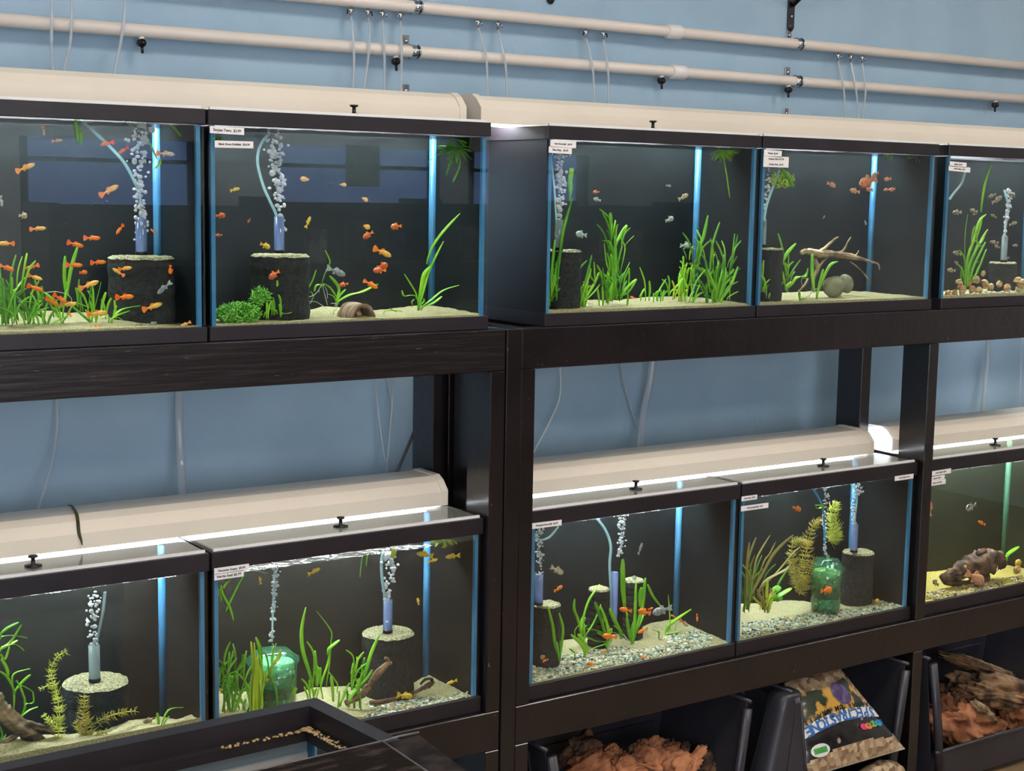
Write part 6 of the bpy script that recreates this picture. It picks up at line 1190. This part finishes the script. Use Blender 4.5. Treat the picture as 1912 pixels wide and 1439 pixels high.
fbox(TL + .005, -.005, -.012, -.006, TH, -.06, 'back_pane', m_sheenglass); fbox(-.012, -.006, TD + .01, -.013, TH, -.06, 'side_pane', m_glass)
fbox(TL + .005, -.005, TD + .006, TD + .012, TH, -.06, 'front_pane', m_glass); fbox(TL + .005, -.005, TD + .01, -.01, TH + .001, TH + .008, 'base_pane', mat('pale_base', (120, 128, 125), 0.6, rgb2=(90, 98, 95), scale=20))
k = MB()
for z, y, h in ((-0.095, -0.013, 0.012),): k.add([fg(x, yy, zz) for zz in (z, z + h) for yy in (y - 0.006, y) for x in (TL + .02, -.02)], [(0, 2, 3, 1), (4, 5, 7, 6), (0, 1, 5, 4), (2, 6, 7, 3), (0, 4, 6, 2), (1, 3, 7, 5)])
k.build('glass_brace', m_white, t)
k = MB(); k.sweep([fg(-.018, -.018, TH + .01), fg(-.018, -.018, -.065)], 0.009, 8); k.build('silicone_seam', m_seam, t)
wv = MB(); wv.add([fg(TL + .02, TD + .02, -.10), fg(-.015, TD + .02, -.10), fg(-.015, -.015, -.10), fg(TL + .02, -.015, -.10)], [(0, 1, 2, 3)]); tag(wv.build('water', m_wtop), 'still water in the open foreground aquarium', 'water', kind='stuff')
k = MB()
for i in range(170):
    f = random.random() ** 2; x, y = (-0.035 - f * 0.16, -0.04 - random.random() * 0.010) if i % 2 else (-0.034 - random.random() * 0.014, -0.036 - f * 0.12)
    k.ball(fg(x, y, -0.033), random.uniform(0.0012, 0.0035), 1, 1, 0.6, 6, 4, 0.2)
tag(k.build('crumbs', PEB[4]), 'pale crumbs gathered in the rim corner of the foreground aquarium', 'crumbs', kind='stuff')
# stand under it
st = thing('tank_stand', (-0.6, -0.75, FZ), 'black stand carrying the open foreground aquarium', 'stand')
fbox(TL, 0, TD, 0, TH - 0.04, TH - 0.0005, 'top_board', m_paint, st)
for x in (TL + 0.02, -0.06):
    for y in (TD + 0.02, -0.06): fbox(x, x + 0.04, y, y + 0.04, FZ - FGZ, TH - 0.0405, 'leg', m_paint, st)
# wooden lid board and smoked cover laid over the tank
m_board = mat('mottled_dark_board', (26, 20, 18), 0.85, spec=0.08, rgb2=(66, 54, 48), scale=34, stretch=(0.6, 2, 1), lo=0.52, hi=0.68, bump=0.5)
lid = thing('tank_cover', (-0.13, -0.69, FGZ), 'dark mottled wooden cover lying over the front of the foreground aquarium', 'cover')
zc = FGZ + 0.004
def slab(pts, z0, z1, nm, m, par):
    n = len(pts); vs = [(x, y, z0) for x, y in pts] + [(x, y, z1) for x, y in pts]
    return MB().add(vs, [tuple(reversed(range(n))), tuple(range(n, 2 * n))] + [(i, (i + 1) % n, n + (i + 1) % n, n + i) for i in range(n)]).build(nm, m, par)
A, Bp, Cc = atz(713, 1388, zc), atz(493, 1440, zc), atz(790, 1440, zc)
d1 = (Bp - A).normalized(); d2 = (Cc - A).normalized()
slab([(A.x, A.y), ((A + d1 * 0.9).x, (A + d1 * 0.9).y), ((A + d1 * 0.9 + d2 * 0.35).x, (A + d1 * 0.9 + d2 * 0.35).y), ((A + d2 * 0.35).x, (A + d2 * 0.35).y)], zc - 0.003, zc + 0.004, 'board', m_board, lid)
E2 = atz(782, 1370, zc); d3 = (E2 - A).normalized()
k = MB(); k.sweep([A + Vector((0, 0, .003)), A + d3 * 0.03 + Vector((0, 0, .0045)), E2 + Vector((0, 0, .003))], 0.0018, 6); k.sweep([A + d1 * 0.9 + Vector((0, 0, .004)), A + Vector((0, 0, .004))], 0.0016, 6); k.sweep([A + Vector((0, 0, .004)), A + d2 * 0.35 + Vector((0, 0, .004))], 0.0016, 6); k.build('metal_edge', mat('dull_edge', (110, 105, 105), 0.4, rgb2=(90, 86, 86), scale=40), lid)
G_ = atz(875, 1440, zc); slab([(A.x, A.y), ((A + d2 * 0.35).x, (A + d2 * 0.35).y), ((G_ + d2 * 0.2).x, (G_ + d2 * 0.2).y), (G_.x, G_.y), (E2.x, E2.y)], zc - 0.004, zc - 0.001, 'side_flap', mat('smoky_flap', (30, 26, 27), 0.8, spec=0.08, rgb2=(52, 45, 44), scale=22), lid)
# ------------------------------------------------------------------ end
